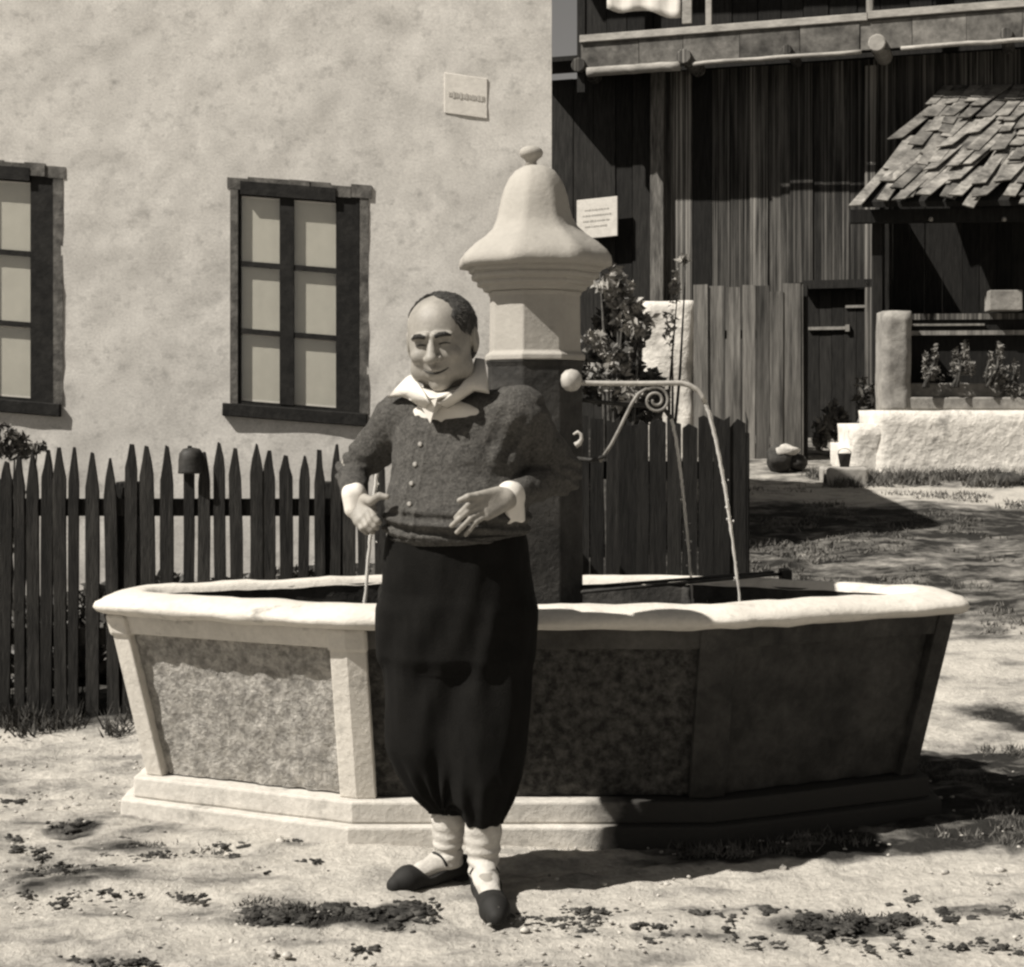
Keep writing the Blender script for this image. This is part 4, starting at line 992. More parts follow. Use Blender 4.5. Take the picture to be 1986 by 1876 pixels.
gp = [(70, 1180), (190, 1150), (310, 1130), (440, 1140), (560, 1120), (660, 1110)]
labs = ['leftmost garden plant behind the picket fence', 'second garden plant from the left behind the picket fence', 'third garden plant from the left behind the picket fence',
        'garden plant behind the picket fence, just left of the upturned pot', 'garden plant behind the picket fence, between pot and man', 'garden plant behind the picket fence, next to the man']
for i, (px, py) in enumerate(gp):
    Y = 7.7 + .12 * (i % 3)
    shrub('garden_plant', labs[i], 'plant', (X(px, Y), Y, T(X(px, Y), Y)), [pb(px, py + 40, Y, 72, 70, 260, .028, 26), pb(px + 15, py + 90, Y, 95, 110, 1300, .045, 0)], 'leaf', 20 + i, 'garden plants behind the picket fence')
for i, (px, py, r_) in enumerate(((1810, 700, 26), (1868, 692, 28), (1935, 700, 30), (1965, 735, 24))):
    Y = 13.75
    lab = ['leftmost pale plant on the terrace in front of the shed', 'second pale plant from the left on the terrace in front of the shed', 'third pale plant from the left on the terrace in front of the shed', 'low pale plant at the right end of the terrace'][i]
    shrub('terrace_plant', lab, 'plant', (X(px, Y), Y + .25, Z(745, 14)), [pb(px, py + 22, Y + .3, r_ * 1.2, r_ * .75, 420, .021, 22), pb(px + 4, py - 12, Y + .3, 8, 26, 70, .026, 0), pb(px - 14, py - 2, Y + .3, 7, 18, 40, .026, 0)], 'leaf_grey', 40 + i, 'plants on the terrace')
shrub('door_bush', 'dark bush growing in front of the barn door', 'bush', (X(1620, 15.2), 15.2, T(3, 15.2)), [pb(1615, 830, 15.2, 48, 55, 520, .05, 14), pb(1680, 800, 15.2, 36, 80, 400, .045, 14)], 'leaf', 61)
# grass and turf
def tufts(name, pts, h, n, mt, seed, spread=.02, lab=None, w=.0035):
    rng = np.random.default_rng(seed); pts = np.array(pts); k = len(pts)
    c = np.repeat(pts, n, 0) + np.c_[rng.normal(0, spread, (k * n, 2)), np.zeros(k * n)]
    a = rng.random(k * n) * 2 * math.pi; hh = h * rng.uniform(.4, 1.25, k * n); lean = rng.normal(0, .5, (k * n, 2)) * hh[:, None]
    wv = np.c_[np.cos(a), np.sin(a), 0 * a] * w; tp = c + np.c_[lean, hh]
    v = np.stack([c - wv, c + wv, tp], 1).reshape(-1, 3); f = np.arange(3 * k * n).reshape(-1, 3)
    o = mesh_obj(name, v, f, M[mt]); o['kind'] = 'stuff'; tag(o, lab, 'grass'); return o
rng = np.random.default_rng(5)
def scatter(n, fx, fy, cond):
    x = rng.uniform(*fx, n); y = rng.uniform(*fy, n); k = cond(x, y); x, y = x[k], y[k]
    z = T0(x, y); return np.c_[x, y, z]
pts = scatter(2600, (.5, 2.6), (4.82, 6.6), lambda x, y: (fbm(x * 4, y * 4) > .05) & (y > 4.95 + .10 * np.maximum(x - .6, 0) + .2 * np.maximum(x - 1.3, 0)) & ((x > 1.55) | (y < 5.12 + .33 * np.maximum(x - .62, 0))))
tufts('grass', pts, .028, 10, 'grass', 1, .018, 'short damp grass round the right end of the trough')
pts = scatter(5000, (.8, 6), (8.4, 13.4), lambda x, y: (fbm(x * 2.5, y * 2.5) > .1))
tufts('grass', pts, .035, 8, 'grass', 2, .03, 'thin grass on the slope below the barn', .006)
pts = scatter(1500, (2.6, 6), (12.9, 14.0), lambda x, y: (fbm(x * 3, y * 5) > -.1) & (y > 13.35))
tufts('grass', pts, .09, 12, 'grass', 3, .04, 'ragged grass at the foot of the white terrace wall', .008)
pts = scatter(700, (-3.2, 1.2), (6.75, 7.25), lambda x, y: fbm(x * 6, y * 5) > -.1)
tufts('grass', pts, .10, 12, 'clodgrass', 4, .03, 'dark grass along the foot of the picket fence', .005) if 'clodgrass' in M else tufts('grass', pts, .10, 12, 'clod', 4, .03, 'dark grass along the foot of the picket fence', .005)
# clods of turf and small stones lying on the packed earth
def clods():
    tp = []
    for p0, p1, py, sp, n in ((470, 810, 1776, 24, 260), (1560, 1780, 1788, 16, 150), (1830, 1980, 1772, 14, 100), (100, 170, 1612, 14, 60), (1905, 1990, 1410, 16, 80), (60, 220, 1698, 14, 90), (280, 560, 1650, 14, 60)):
        cl = [(rng.uniform(p0, p1), py + rng.normal(0, sp * .55), rng.uniform(.3, 1)) for _ in range(max(3, int((p1 - p0) / 22)))]
        for _ in range(int(n * .8)):
            c_ = cl[rng.integers(len(cl))]; px = c_[0] + rng.normal(0, 15 * c_[2]); y_ = c_[1] + rng.normal(0, 5 * c_[2]); Y = F * EYE / (y_ - HY); tp.append((X(px, Y), Y, T(X(px, Y), Y)))
    tufts('grass', tp[::2], .012, 8, 'clod', 8, .016, 'dark flattened grass growing through the turf crumbs', .003)
    rg = np.random.default_rng(12); V_, F_ = [], []; k = 0
    n1, n2 = 7, 4
    unit = []
    for i in range(n2 + 1):
        th = math.pi * i / n2
        for j in range(n1): unit.append((math.sin(th) * math.cos(2 * math.pi * j / n1), math.sin(th) * math.sin(2 * math.pi * j / n1), math.cos(th)))
    unit = np.array(unit); ff = np.array([(i * n1 + j, (i + 1) * n1 + j, (i + 1) * n1 + (j + 1) % n1, i * n1 + (j + 1) % n1) for i in range(n2) for j in range(n1)])
    strips = [(470, 740, 1776, 20, 130, .015), (740, 815, 1762, 17, 90, .020), (755, 785, 1795, 6, 12, .014), (105, 170, 1610, 12, 45, .016), (55, 130, 1702, 10, 40, .014), (130, 220, 1695, 8, 40, .013),
              (570, 650, 1632, 7, 30, .010), (420, 500, 1640, 5, 20, .010), (268, 300, 1612, 5, 12, .011), (1560, 1780, 1788, 14, 90, .014), (1830, 1980, 1772, 12, 60, .014), (1460, 1500, 1762, 9, 20, .012), (1750, 1790, 1745, 6, 14, .012), (1340, 1370, 1775, 6, 8, .012),
              (1260, 1380, 1818, 5, 40, .008), (1100, 1200, 1770, 5, 30, .008), (1120, 1140, 1806, 8, 14, .008), (1905, 1990, 1410, 14, 60, .02), (260, 420, 1655, 8, 30, .008), (700, 740, 1842, 3, 10, .009), (70, 100, 1842, 4, 8, .009), (10, 60, 1560, 6, 20, .01),(270,340,1840,6,20,.009),(120,330,1868,7,50,.010), (20, 260, 1655, 26, 90, .009), (260, 620, 1668, 22, 80, .008), (10, 420, 1745, 22, 90, .008), (980, 1420, 1790, 20, 110, .008), (1380, 1980, 1830, 20, 90, .008)]
    for p0, p1, py, sp, n, r in strips:
        cl = [(rg.uniform(p0, p1), py + rg.normal(0, sp * .5), rg.uniform(.3, 1)) for _ in range(max(2, int((p1 - p0) / 20)))]
        for _ in range(int(n * 2.4)):
            c_ = cl[rg.integers(len(cl))]; f_ = rg.random() ** 2 * 2.2 + .3; px = c_[0] + rg.normal(0, 17 * c_[2] * f_); y_ = c_[1] + rg.normal(0, 5.5 * c_[2] * f_); Y = F * EYE / (y_ - HY); c = np.array([X(px, Y), Y, .004])
            s = r * .60 * rg.uniform(.18, 1.3) / (.6 + .4 * f_) * np.array([1.4, 1.2, .55]); v = unit * s * (1 + .35 * rg.normal(size=(len(unit), 1))) + c; V_.append(v); F_.append(ff + k); k += len(v)
    o = mesh_obj('turf_clods', np.concatenate(V_), np.concatenate(F_), M['clod']); o['kind'] = 'stuff'; tag(o, 'dark crumbs of turf and dung on the pale yard', 'debris')
    V_, F_ = [], []; k = 0
    for _ in range(2600):
        x = rg.uniform(-2.2, 2.6); y = 3.9 + 3.0 * rg.random() ** 1.3
        if fbm(x * 3, y * 3) < 0: continue
        s = rg.uniform(.002, .0065) * np.array([1.3, 1.1, .8]) * (2.2 if rg.random() < .04 else 1)
        v = unit * s * (1 + .2 * rg.normal(size=(len(unit), 1))) + np.array([x, y, .003 + T(x, y)]); V_.append(v); F_.append(ff + k); k += len(v)
    o = mesh_obj('pebbles', np.concatenate(V_), np.concatenate(F_), M['rock_mid']); o['kind'] = 'stuff'; tag(o, 'small pebbles strewn over the packed earth', 'gravel')
M['rock_mid'] = mat('pebble', .2, .5, scale=30, bump=.2, fine=.2)
clods()
# wooded slope far behind, seen only in the gap beside the barn, and from the side

# ------------------------------------------------------------------ the man
class SDF:
    def __init__(s, lo, hi, h):
        s.lo = np.array(lo, float); s.h = h; s.n = np.ceil((np.array(hi) - s.lo) / h).astype(int) + 1
        s.D = np.full(s.n, 1.0, np.float32)
    def region(s, lo, hi):
        a = np.clip(np.floor((np.array(lo) - s.lo) / s.h).astype(int), 0, s.n - 1); b = np.clip(np.ceil((np.array(hi) - s.lo) / s.h).astype(int) + 1, 1, s.n)
        g = [s.lo[i] + s.h * np.arange(a[i], b[i]) for i in range(3)]
        X_, Y_, Z_ = np.meshgrid(*g, indexing='ij', sparse=True)
        return tuple(slice(a[i], b[i]) for i in range(3)), X_, Y_, Z_
    def merge(s, sl, d, op, k):
        D = s.D[sl]; d = d.astype(np.float32)
        if op == 'add':
            h = np.clip(.5 + .5 * (D - d) / k, 0, 1); s.D[sl] = D * (1 - h) + d * h - k * h * (1 - h)
        elif op == 'sub':
            h = np.clip(.5 - .5 * (D + d) / k, 0, 1); s.D[sl] = D * (1 - h) - d * h + k * h * (1 - h)
        elif op == 'and':
            h = np.clip(.5 - .5 * (D - d) / k, 0, 1); s.D[sl] = D * (1 - h) + d * h + k * h * (1 - h)
    def cone(s, a, b, r1, r2, k=.01, op='add', sq=None):   # tapered capsule; sq = (axis vector, factor) flattens
        a, b = np.array(a, float), np.array(b, float); r = max(r1, r2) * 1.15 + k * 1.5 + s.h * 3
        sl, X_, Y_, Z_ = s.region(np.minimum(a, b) - r, np.maximum(a, b) + r)
        ba = b - a; L2 = max(ba @ ba, 1e-9)
        px, py, pz = X_ - a[0], Y_ - a[1], Z_ - a[2]
        t = np.clip((px * ba[0] + py * ba[1] + pz * ba[2]) / L2, 0, 1)
        qx, qy, qz = px - t * ba[0], py - t * ba[1], pz - t * ba[2]
        if sq is not None:
            ax = np.array(sq[0]) / np.linalg.norm(sq[0]); c = qx * ax[0] + qy * ax[1] + qz * ax[2]; f = sq[1] - 1
            qx, qy, qz = qx + c * f * ax[0], qy + c * f * ax[1], qz + c * f * ax[2]
        s.merge(sl, np.sqrt(qx * qx + qy * qy + qz * qz) - (r1 + (r2 - r1) * t), op, k)
    def ell(s, c, r, Rm=None, k=.01, op='add'):
        c = np.array(c, float); r = np.array(r, float); m = r.max() + k * 1.5 + s.h * 3
        sl, X_, Y_, Z_ = s.region(c - m, c + m); px, py, pz = X_ - c[0], Y_ - c[1], Z_ - c[2]
        if Rm is not None:   # rows = local axes
            px, py, pz = [Rm[i][0] * px + Rm[i][1] * py + Rm[i][2] * pz for i in range(3)]
        q = np.sqrt((px / r[0]) ** 2 + (py / r[1]) ** 2 + (pz / r[2]) ** 2)
        g = np.sqrt((px / r[0] ** 2) ** 2 + (py / r[1] ** 2) ** 2 + (pz / r[2] ** 2) ** 2) + 1e-6
        s.merge(sl, q * (q - 1) / g, op, k)
    def loft(s, levels, ang, k=.02, op='add', e=2.0, m=.05):   # levels: (z, cx, cy, ru, rv) ellipses turned by ang
        L = sorted(levels); z = np.array([l[0] for l in L]); A = np.array(L)
        rm = max(A[:, 3].max(), A[:, 4].max())
        lo = [A[:, 1].min() - rm - m, A[:, 2].min() - rm - m, z[0] - m]; hi = [A[:, 1].max() + rm + m, A[:, 2].max() + rm + m, z[-1] + m]
        sl, X_, Y_, Z_ = s.region(lo, hi); zz = Z_.ravel()
        def it(c):   # smooth interpolation
            t = np.interp(zz, z, np.arange(len(z))); i = np.clip(t.astype(int), 0, len(z) - 2); f = t - i
            v = A[:, c]; p0 = v[np.clip(i - 1, 0, None)]; p1 = v[i]; p2 = v[i + 1]; p3 = v[np.clip(i + 2, None, len(z) - 1)]
            r_ = p1 + .5 * f * (p2 - p0 + f * (2 * p0 - 5 * p1 + 4 * p2 - p3 + f * (3 * (p1 - p2) + p3 - p0))); return r_[None, None, :]
        cx, cy, ru, rv = it(1), it(2), np.maximum(it(3), .01), np.maximum(it(4), .01)
        px, py = X_ - cx, Y_ - cy; u = px * math.cos(ang) + py * math.sin(ang); v = -px * math.sin(ang) + py * math.cos(ang)
        q = (np.abs(u / ru) ** e + np.abs(v / rv) ** e) ** (1 / e)
        d = (q - 1) * (ru * rv / np.sqrt((rv * np.abs(u) / (np.hypot(u, v) + 1e-6)) ** 2 + (ru * np.abs(v) / (np.hypot(u, v) + 1e-6)) ** 2))
        dz = np.maximum(z[0] - Z_, Z_ - z[-1]); d = np.where(dz > 0, np.sqrt(np.maximum(d, 0) ** 2 + dz ** 2) + np.minimum(d, 0) * 0, np.maximum(d, np.maximum(dz, -.5)))
        s.merge(sl, d, op, k)
    def displace(s, fn):
        band = np.argwhere(np.abs(s.D) < .05)
        p = s.lo + band * s.h; s.D[tuple(band.T)] += fn(p[:, 0], p[:, 1], p[:, 2]).astype(np.float32)
    def cut(s, fn, lo, hi, k=.004, op='and'):
        sl, X_, Y_, Z_ = s.region(lo, hi); s.merge(sl, fn(X_, Y_, Z_) + 0 * X_ + 0 * Y_ + 0 * Z_, op, k)
    def mesh(s):
        D = s.D; ins = D < 0; nx, ny, nz = D.shape
        cnt = np.zeros((nx - 1, ny - 1, nz - 1), np.int8)
        for a in (0, 1):
            for b in (0, 1):
                for c in (0, 1): cnt += ins[a:nx - 1 + a, b:ny - 1 + b, c:nz - 1 + c]
        mask = (cnt > 0) & (cnt < 8); cells = np.argwhere(mask); idx = np.full(mask.shape, -1, np.int32); idx[mask] = np.arange(len(cells))
        corners = [(a, b, c) for a in (0, 1) for b in (0, 1) for c in (0, 1)]
        val = {q: D[cells[:, 0] + q[0], cells[:, 1] + q[1], cells[:, 2] + q[2]] for q in corners}
        acc = np.zeros((len(cells), 3)); num = np.zeros(len(cells))
        for q in corners:
            for ax in range(3):
                if q[ax]: continue
                q2 = tuple(1 if i == ax else q[i] for i in range(3)); va, vb = val[q], val[q2]; cr = (va < 0) != (vb < 0)
                t = np.where(cr, va / np.where(cr, va - vb, 1), 0); pos = np.array(q, float)[None, :] * np.ones((len(cells), 1)); pos[:, ax] += t
                acc += pos * cr[:, None]; num += cr
        v = s.lo + (cells + acc / num[:, None]) * s.h; F_ = []
        for ax in range(3):
            sl0 = [slice(None)] * 3; sl1 = [slice(None)] * 3; sl0[ax] = slice(0, -1); sl1[ax] = slice(1, None)
            ch = ins[tuple(sl0)] != ins[tuple(sl1)]; e = np.argwhere(ch); b, c = (ax + 1) % 3, (ax + 2) % 3
            ok = (e[:, b] > 0) & (e[:, c] > 0) & (e[:, b] < D.shape[b] - 1) & (e[:, c] < D.shape[c] - 1); e = e[ok]
            def cell(db, dc):
                q = e.copy(); q[:, b] -= db; q[:, c] -= dc; return idx[q[:, 0], q[:, 1], q[:, 2]]
            quad = np.stack([cell(1, 1), cell(0, 1), cell(0, 0), cell(1, 0)], 1); fl = ~ins[e[:, 0], e[:, 1], e[:, 2]]; quad[fl] = quad[fl][:, ::-1]; F_.append(quad)
        f = np.concatenate(F_); f = f[(f >= 0).all(1)]
        return v, f
    def build(s, name, mt, parent, smooth_it=0):
        v, f = s.mesh(); o = mesh_obj(name, v, f, mt, parent, True)
        if smooth_it: q = o.modifiers.new('smooth', 'SMOOTH'); q.factor = .5; q.iterations = smooth_it
        return o

def man():
    YB = 4.68
    t = thing('person', 'stout man in grey cardigan, dark knee breeches and white socks, standing before the stone trough', 'person', (-.14, 4.66, 0))
    yaw = R(-22)                                   # turned towards the left of the picture
    # key joints
    hw = lambda px, py, Y: np.array(P(px, py, Y))
    nb = hw(862, 775, 4.70); ch = hw(884, 850, 4.69)
    shL = hw(762, 815, 4.79); shR = hw(1012, 802, 4.63)
    elL = hw(684, 912, 4.90); wrL = hw(688, 972, 4.68)
    elR = hw(1082, 915, 4.80); wrR = hw(985, 966, 4.52)
    body = SDF((-.62, 4.30, -.01), (.26, 5.05, 1.76), .0031)
    HC = hw(855, 659, 4.64)
    # head frame
    Rz = Matrix.Rotation(R(-13), 3, 'Z'); Rx = Matrix.Rotation(R(11), 3, 'X'); Ry = Matrix.Rotation(R(-5), 3, 'Y')
    HM = Ry @ Rz @ Rx; HS = 1.10
    ax = [np.array(HM.col[i]) for i in range(3)]; Rm = [a for a in ax]
    def h(x, y, z): return HC + HS * (ax[0] * x + ax[1] * y + ax[2] * z)
    def he(c, r, k=.01, op='add'): body.ell(h(*c), np.array(r) * HS, Rm, k, op)
    def hc(a, b, r1, r2, k=.01, op='add'): body.cone(h(*a), h(*b), r1 * HS, r2 * HS, k, op)
    he((0, .018, .034), (.087, .097, .081), .01)
    he((0, -.020, -.028), (.079, .078, .080), .03)
    he((0, -.030, -.068), (.071, .060, .044), .02)
    he((0, -.066, -.106), (.026, .022, .020), .02)          # chin
    for s in (-1, 1):
        he((s * .041, -.072, -.028), (.026, .022, .020), .012)    # cheeks
        he((s * .058, -.026, -.074), (.024, .034, .028), .02)    # jaw
        hc((s * .012, -.092, .025), (s * .048, -.080, .022), .0105, .0095, .008)   # brow
    hc((0, -.088, .016), (0, -.116, -.024), .0090, .0135, .008)   # nose
    he((0, -.119, -.030), (.0165, .016, .0135), .006)
    for s in (-1, 1):
        he((s * .0165, -.104, -.034), (.010, .011, .0095), .005)
        he((s * .032, -.100, .006), (.021, .018, .0120), .007, 'sub')
        he((s * .031, -.077, .003), (.0135, .0135, .0120), .003)
        hc((s * .018, -.0885, .010), (s * .044, -.080, .008), .0042, .0036, .004)   # upper lid
        hc((s * .019, -.0870, -.007), (s * .043, -.079, -.006), .0036, .003, .004)  # lower lid
        he((s * .006, -.112, -.043), (.0035, .006, .003), .002, 'sub')
        # cheek folds of a smile
        hc((s * .024, -.106, -.038), (s * .042, -.086, -.068), .0048, .0036, .006, 'sub')
    hc((-.022, -.084, -.062), (0, -.096, -.0615), .0058, .0066, .007); hc((0, -.096, -.0615), (.022, -.084, -.062), .0066, .0058, .007)
    hc((-.018, -.083, -.078), (.018, -.083, -.078), .0075, .0075, .008)
    hc((-.034, -.088, -.060), (-.012, -.101, -.0705), .0030, .0040, .002, 'sub'); hc((.034, -.088, -.060), (.012, -.101, -.0705), .0030, .0040, .002, 'sub'); hc((-.012, -.102, -.0705), (.012, -.102, -.0705), .0040, .0040, .002, 'sub')
    for s in (-1, 1):   # ears
        body.ell(h(s * .088, .014, -.006), np.array((.011, .019, .034)) * HS, [Rm[0] * 1, Rm[1], Rm[2]], .006)
        body.ell(h(s * .099, .008, -.002), np.array((.007, .010, .020)) * HS, Rm, .004, 'sub')
        he((s * .087, .008, -.034), (.007, .009, .010), .005)
    body.cone(h(0, .018, -.075), nb + np.array([0, 0, -.01]), .060, .066, .03)
    # trunk, arms and legs under the clothes
    ca, sa = math.cos(yaw), math.sin(yaw)
    body.loft([(1.42, nb[0], nb[1], .07, .065), (1.37, -.16, 4.71, .155, .085), (1.28, -.158, 4.71, .178, .112), (1.15, -.158, 4.69, .178, .13), (1.02, -.155, 4.68, .19, .145), (.90, -.155, 4.69, .19, .135), (.80, -.155, 4.69, .18, .12)], yaw, .03)
    for a, e, w_ in ((shL, elL, wrL), (shR, elR, wrR)):
        body.cone(a, e, .050, .040, .03); body.cone(e, w_, .040, .027, .015)
    legs = [((-.245, 4.72), (-.215, 4.74), (-.188, 4.755)), ((-.075, 4.67), (-.085, 4.66), (-.083, 4.66))]
    for (hx, hy), (kx, ky), (ax_, ay) in legs:
        body.cone((hx, hy, .84), (kx, ky, .46), .085, .055, .03); body.cone((kx, ky, .46), (ax_, ay, .10), .055, .036, .02)
    # feet
    feet = [((-.188, 4.755), (X(776, 4.70), 4.65)), ((-.083, 4.66), (X(962, 4.36), 4.36))]
    for (ax_, ay), (tx, ty) in feet:
        body.cone((ax_, ay, .10), (ax_ + .01, ay + .01, .045), .036, .030, .02); body.cone((ax_, ay, .06), (tx, ty, .028), .034, .018, .02)
    # ---- hands: finger(chain of points)
    def chain(S_, pts, rs, k=.004):
        for i in range(len(pts) - 1): S_.cone(pts[i], pts[i + 1], rs[i], rs[i + 1], k if i else .006)
    def hand(wr, kn, up, toe, tips, thumb, bend):
        # wr wrist, kn centre of knuckles, up = across the knuckles (index side), list of finger tips
        pass
    # right in the picture (his left): back of the hand to the viewer, fingers down towards the waistband
    kn = hw(938, 983, 4.475); a = wrR; fwd = (kn - a) / np.linalg.norm(kn - a)
    across = np.array([-.55, -.10, .80]); across -= fwd * (across @ fwd); across /= np.linalg.norm(across)   # towards index side
    nrm = np.cross(fwd, across)
    for q, wd in ((.034, .030), (.011, .031), (-.012, .030), (-.032, .026)):
        body.cone(a + across * q * .45, kn + across * q * .86, .017, .0135, .012)
    tips_r = [hw(884, 1004, 4.462), hw(876, 1020, 4.462), hw(886, 1033, 4.462), hw(903, 1038, 4.466)]
    for i, (q, tp) in enumerate(zip((.030, .010, -.010, -.028), tips_r)):
        k0 = kn + across * q * .86; mid = k0 + (tp - k0) * .46 + np.array([-.003, -.021, .006]); m2 = k0 + (tp - k0) * .76 + np.array([-.002, -.014, .002])
        r0 = (.0090, .0092, .0088, .0078)[i]; chain(body, [k0, mid, m2, tp], [r0, r0 * .93, r0 * .86, r0 * .76], .0025)
    th0 = a + fwd * .022 + across * .026; chain(body, [th0, hw(925, 962, 4.465), hw(908, 964, 4.450), hw(891, 971, 4.450)], [.0150, .0112, .0098, .0078], .004)
    # left in the picture (his right): thumb forward over the waistband, fingers curled down behind it
    kn = hw(708, 1000, 4.63); a = wrL; fwd = (kn - a) / np.linalg.norm(kn - a)
    across = np.array([.75, -.25, .45]); across -= fwd * (across @ fwd); across /= np.linalg.norm(across)
    for q in (.032, .011, -.012, -.030): body.cone(a + across * q * .5, kn + across * q * .9, .018, .0145, .012)
    tips_l = [hw(736, 1014, 4.59), hw(731, 1024, 4.60), hw(724, 1032, 4.61), hw(714, 1034, 4.625)]
    for i, (q, tp) in enumerate(zip((.030, .010, -.011, -.029), tips_l)):
        k0 = kn + across * q * .9; mid = k0 + (tp - k0) * .5 + np.array([-.004, -.016, -.002]); m2 = k0 + (tp - k0) * .8 + np.array([0, -.010, -.003])
        r0 = (.0105, .0105, .0100, .0088)[i]; chain(body, [k0, mid, m2, tp], [r0, r0 * .94, r0 * .88, r0 * .78], .0025)
    th0 = a + fwd * .018 + across * .024; chain(body, [th0, hw(720, 972, 4.60), hw(736, 962, 4.570), hw(751, 964, 4.562)], [.017, .0125, .0105, .0082], .004)
    body.build('body', M['skin'], t, 1)
    # mouth line and squinting lids, laid on the finished skin
    bv, _ = body.mesh(); rel = (bv - HC) / HS; lx, ly, lz = rel @ ax[0], rel @ ax[1], rel @ ax[2]
    def skin(x, z, off=.0):
        k = np.where((np.abs(lx - x) < .0032) & (np.abs(lz - z) < .0032) & (ly < 0))[0]; y = ly[k].min() if len(k) else -.09
        return h(x, y - off, z)
    m = MB(); pts = [skin(x, -.0720 + 9.0 * x * x, -.0004) for x in np.linspace(-.034, .034, 13)]; m.tube(pts, [.0008, .0016, .0022, .0027, .003, .0032, .0032, .0032, .003, .0027, .0022, .0016, .0008], 6); m.build('mouth', M['lip'], t, True)
    for s in (-1, 1):
        m = MB(); pts = [skin(s * x, .0035 - 14 * (x - .031) ** 2, -.0002) for x in np.linspace(.017, .047, 8)]; m.tube(pts, [.0010, .0018, .0024, .0026, .0026, .0022, .0016, .0008], 6); m.build('eyelid', M['lip'], t, True)
    # eyes and brows
    for s in (-1, 1):
        m = MB(); c = h(s * .031, -.0785, .003); m.lathe((0, 0, 0), [(0, -.0132), (.006, -.0118), (.0105, -.008), (.013, -.002), (.0128, .004), (.010, .0088), (.005, .0122), (0, .0132)], 14)
        m.v = [tuple(Vector(c) + Vector(p) * .99) for p in m.v]; e = m.build('eye', M['eye'], t, True)
        m = MB(); pts = [h(s * .013, -.1030, .023), h(s * .026, -.1020, .028), h(s * .040, -.0955, .0275), h(s * .052, -.086, .021)]
        m.tube(pts, [.005, .0075, .007, .003], 8); m.build('eyebrow', M['hair'], t, True)
    # ---- hair
    hs = SDF(HC - .17, HC + .17, .0032)
    hs.ell(h(0, .022, .037), np.array((.0945, .103, .086)) * HS, Rm, .001)
    hs.ell(h(0, .040, -.020), np.array((.088, .076, .072)) * HS, Rm, .02)
    hs.displace(lambda x, y, z: .0030 * fbm(x * 110, y * 110, z * 40, 3))
    def loc(X_, Y_, Z_):
        px, py, pz = X_ - HC[0], Y_ - HC[1], Z_ - HC[2]
        return [(a_[0] * px + a_[1] * py + a_[2] * pz) / HS for a_ in ax]
    def face(X_, Y_, Z_):
        x, y, z = loc(X_, Y_, Z_); line = -.020 + .35 * np.maximum(0, .055 - z) + .048 * sstep(.03, -.02, x) - 1.1 * np.maximum(x - .030, 0) + .010 * fbm(x * 60, z * 60, y * 20, 3)
        line = np.where(z < -.0, np.maximum(line, -.016 + (-z) * .45), line)
        return (line - y) * HS      # positive in front of the hairline
    hs.cut(face, HC - .17, HC + .17, .006)
    hs.cut(lambda X_, Y_, Z_: (-.075 - .35 * np.minimum(loc(X_, Y_, Z_)[1] - .02, .0) * 1 - loc(X_, Y_, Z_)[2]) * HS, HC - .17, HC + .17, .006)
    # clear the ears
    for s in (-1, 1): hs.ell(h(s * .097, .012, -.012), np.array((.030, .021, .034)) * HS, Rm, .004, 'sub')
    hs.build('hair', M['hair'], t, 1)
    hv, hf = hs.mesh(); rg = np.random.default_rng(3); k = rg.integers(0, len(hv), 5200); p = hv[k]
    rel = p - (HC + HS * ax[2] * .02); nr_ = rel / np.linalg.norm(rel, axis=1)[:, None]; ok = (nr_ @ ax[2]) > -.75; p, nr_ = p[ok], nr_[ok]
    dr = ax[1][None, :] * .75 - ax[2][None, :] * .55 + rg.normal(0, .22, p.shape); dr -= nr_ * (dr * nr_).sum(1)[:, None]; dr /= np.linalg.norm(dr, axis=1)[:, None]
    sd = np.cross(dr, nr_); L_ = rg.uniform(.010, .024, len(p))[:, None]; a0 = p - sd * .0007 - nr_ * .001; a1 = p + sd * .0007 - nr_ * .001; a2 = p + dr * L_ + nr_ * rg.uniform(.001, .006, len(p))[:, None]
    o = mesh_obj('hair_strands', np.stack([a0, a1, a2], 1).reshape(-1, 3), np.arange(3 * len(p)).reshape(-1, 3), M['strand'], t); o['kind'] = 'stuff'
    # ---- shirt (under the cardigan)
    sh = SDF((-.45, 4.45, 1.24), (.10, 4.95, 1.50), .004)
    sh.loft([(1.455, nb[0] + .004, nb[1] - .004, .070, .068), (1.42, nb[0] + .004, nb[1], .083, .080), (1.385, -.165, 4.70, .150, .100), (1.345, -.158, 4.705, .172, .108), (1.30, -.158, 4.70, .175, .112), (1.26, -.158, 4.70, .17, .115)], yaw, .01)
    sh.build('shirt', M['shirt'], t, 2)
    # collar wings: thick folded plates lying on the cardigan
    cy = -.0
    def col(points, nm='collar'):
        m = MB(); P3 = [P(a, b, Y) for a, b, Y in points]
        m.plate(P3, .007); return m.build(nm, M['shirt'], t, True, bevel=.003)
    def wing(rows):   # rows of (px,py,Y) from neck edge to outer edge -> curved surface, solidified
        vs = [P(*q) for r in rows for q in r]; n = len(rows[0]); fs = [(i * n + j, i * n + j + 1, (i + 1) * n + j + 1, (i + 1) * n + j) for i in range(len(rows) - 1) for j in range(n - 1)]
        o = mesh_obj('collar', vs, fs, M['shirt'], t, True); q = o.modifiers.new('sub', 'SUBSURF'); q.subdivision_type = 'SIMPLE'; q.levels = q.render_levels = 1
        q = o.modifiers.new('sol', 'SOLIDIFY'); q.thickness = .006; q.offset = 0
    # ---- cardigan
    cg = SDF((-.62, 4.34, .95), (.26, 5.10, 1.50), .0042)
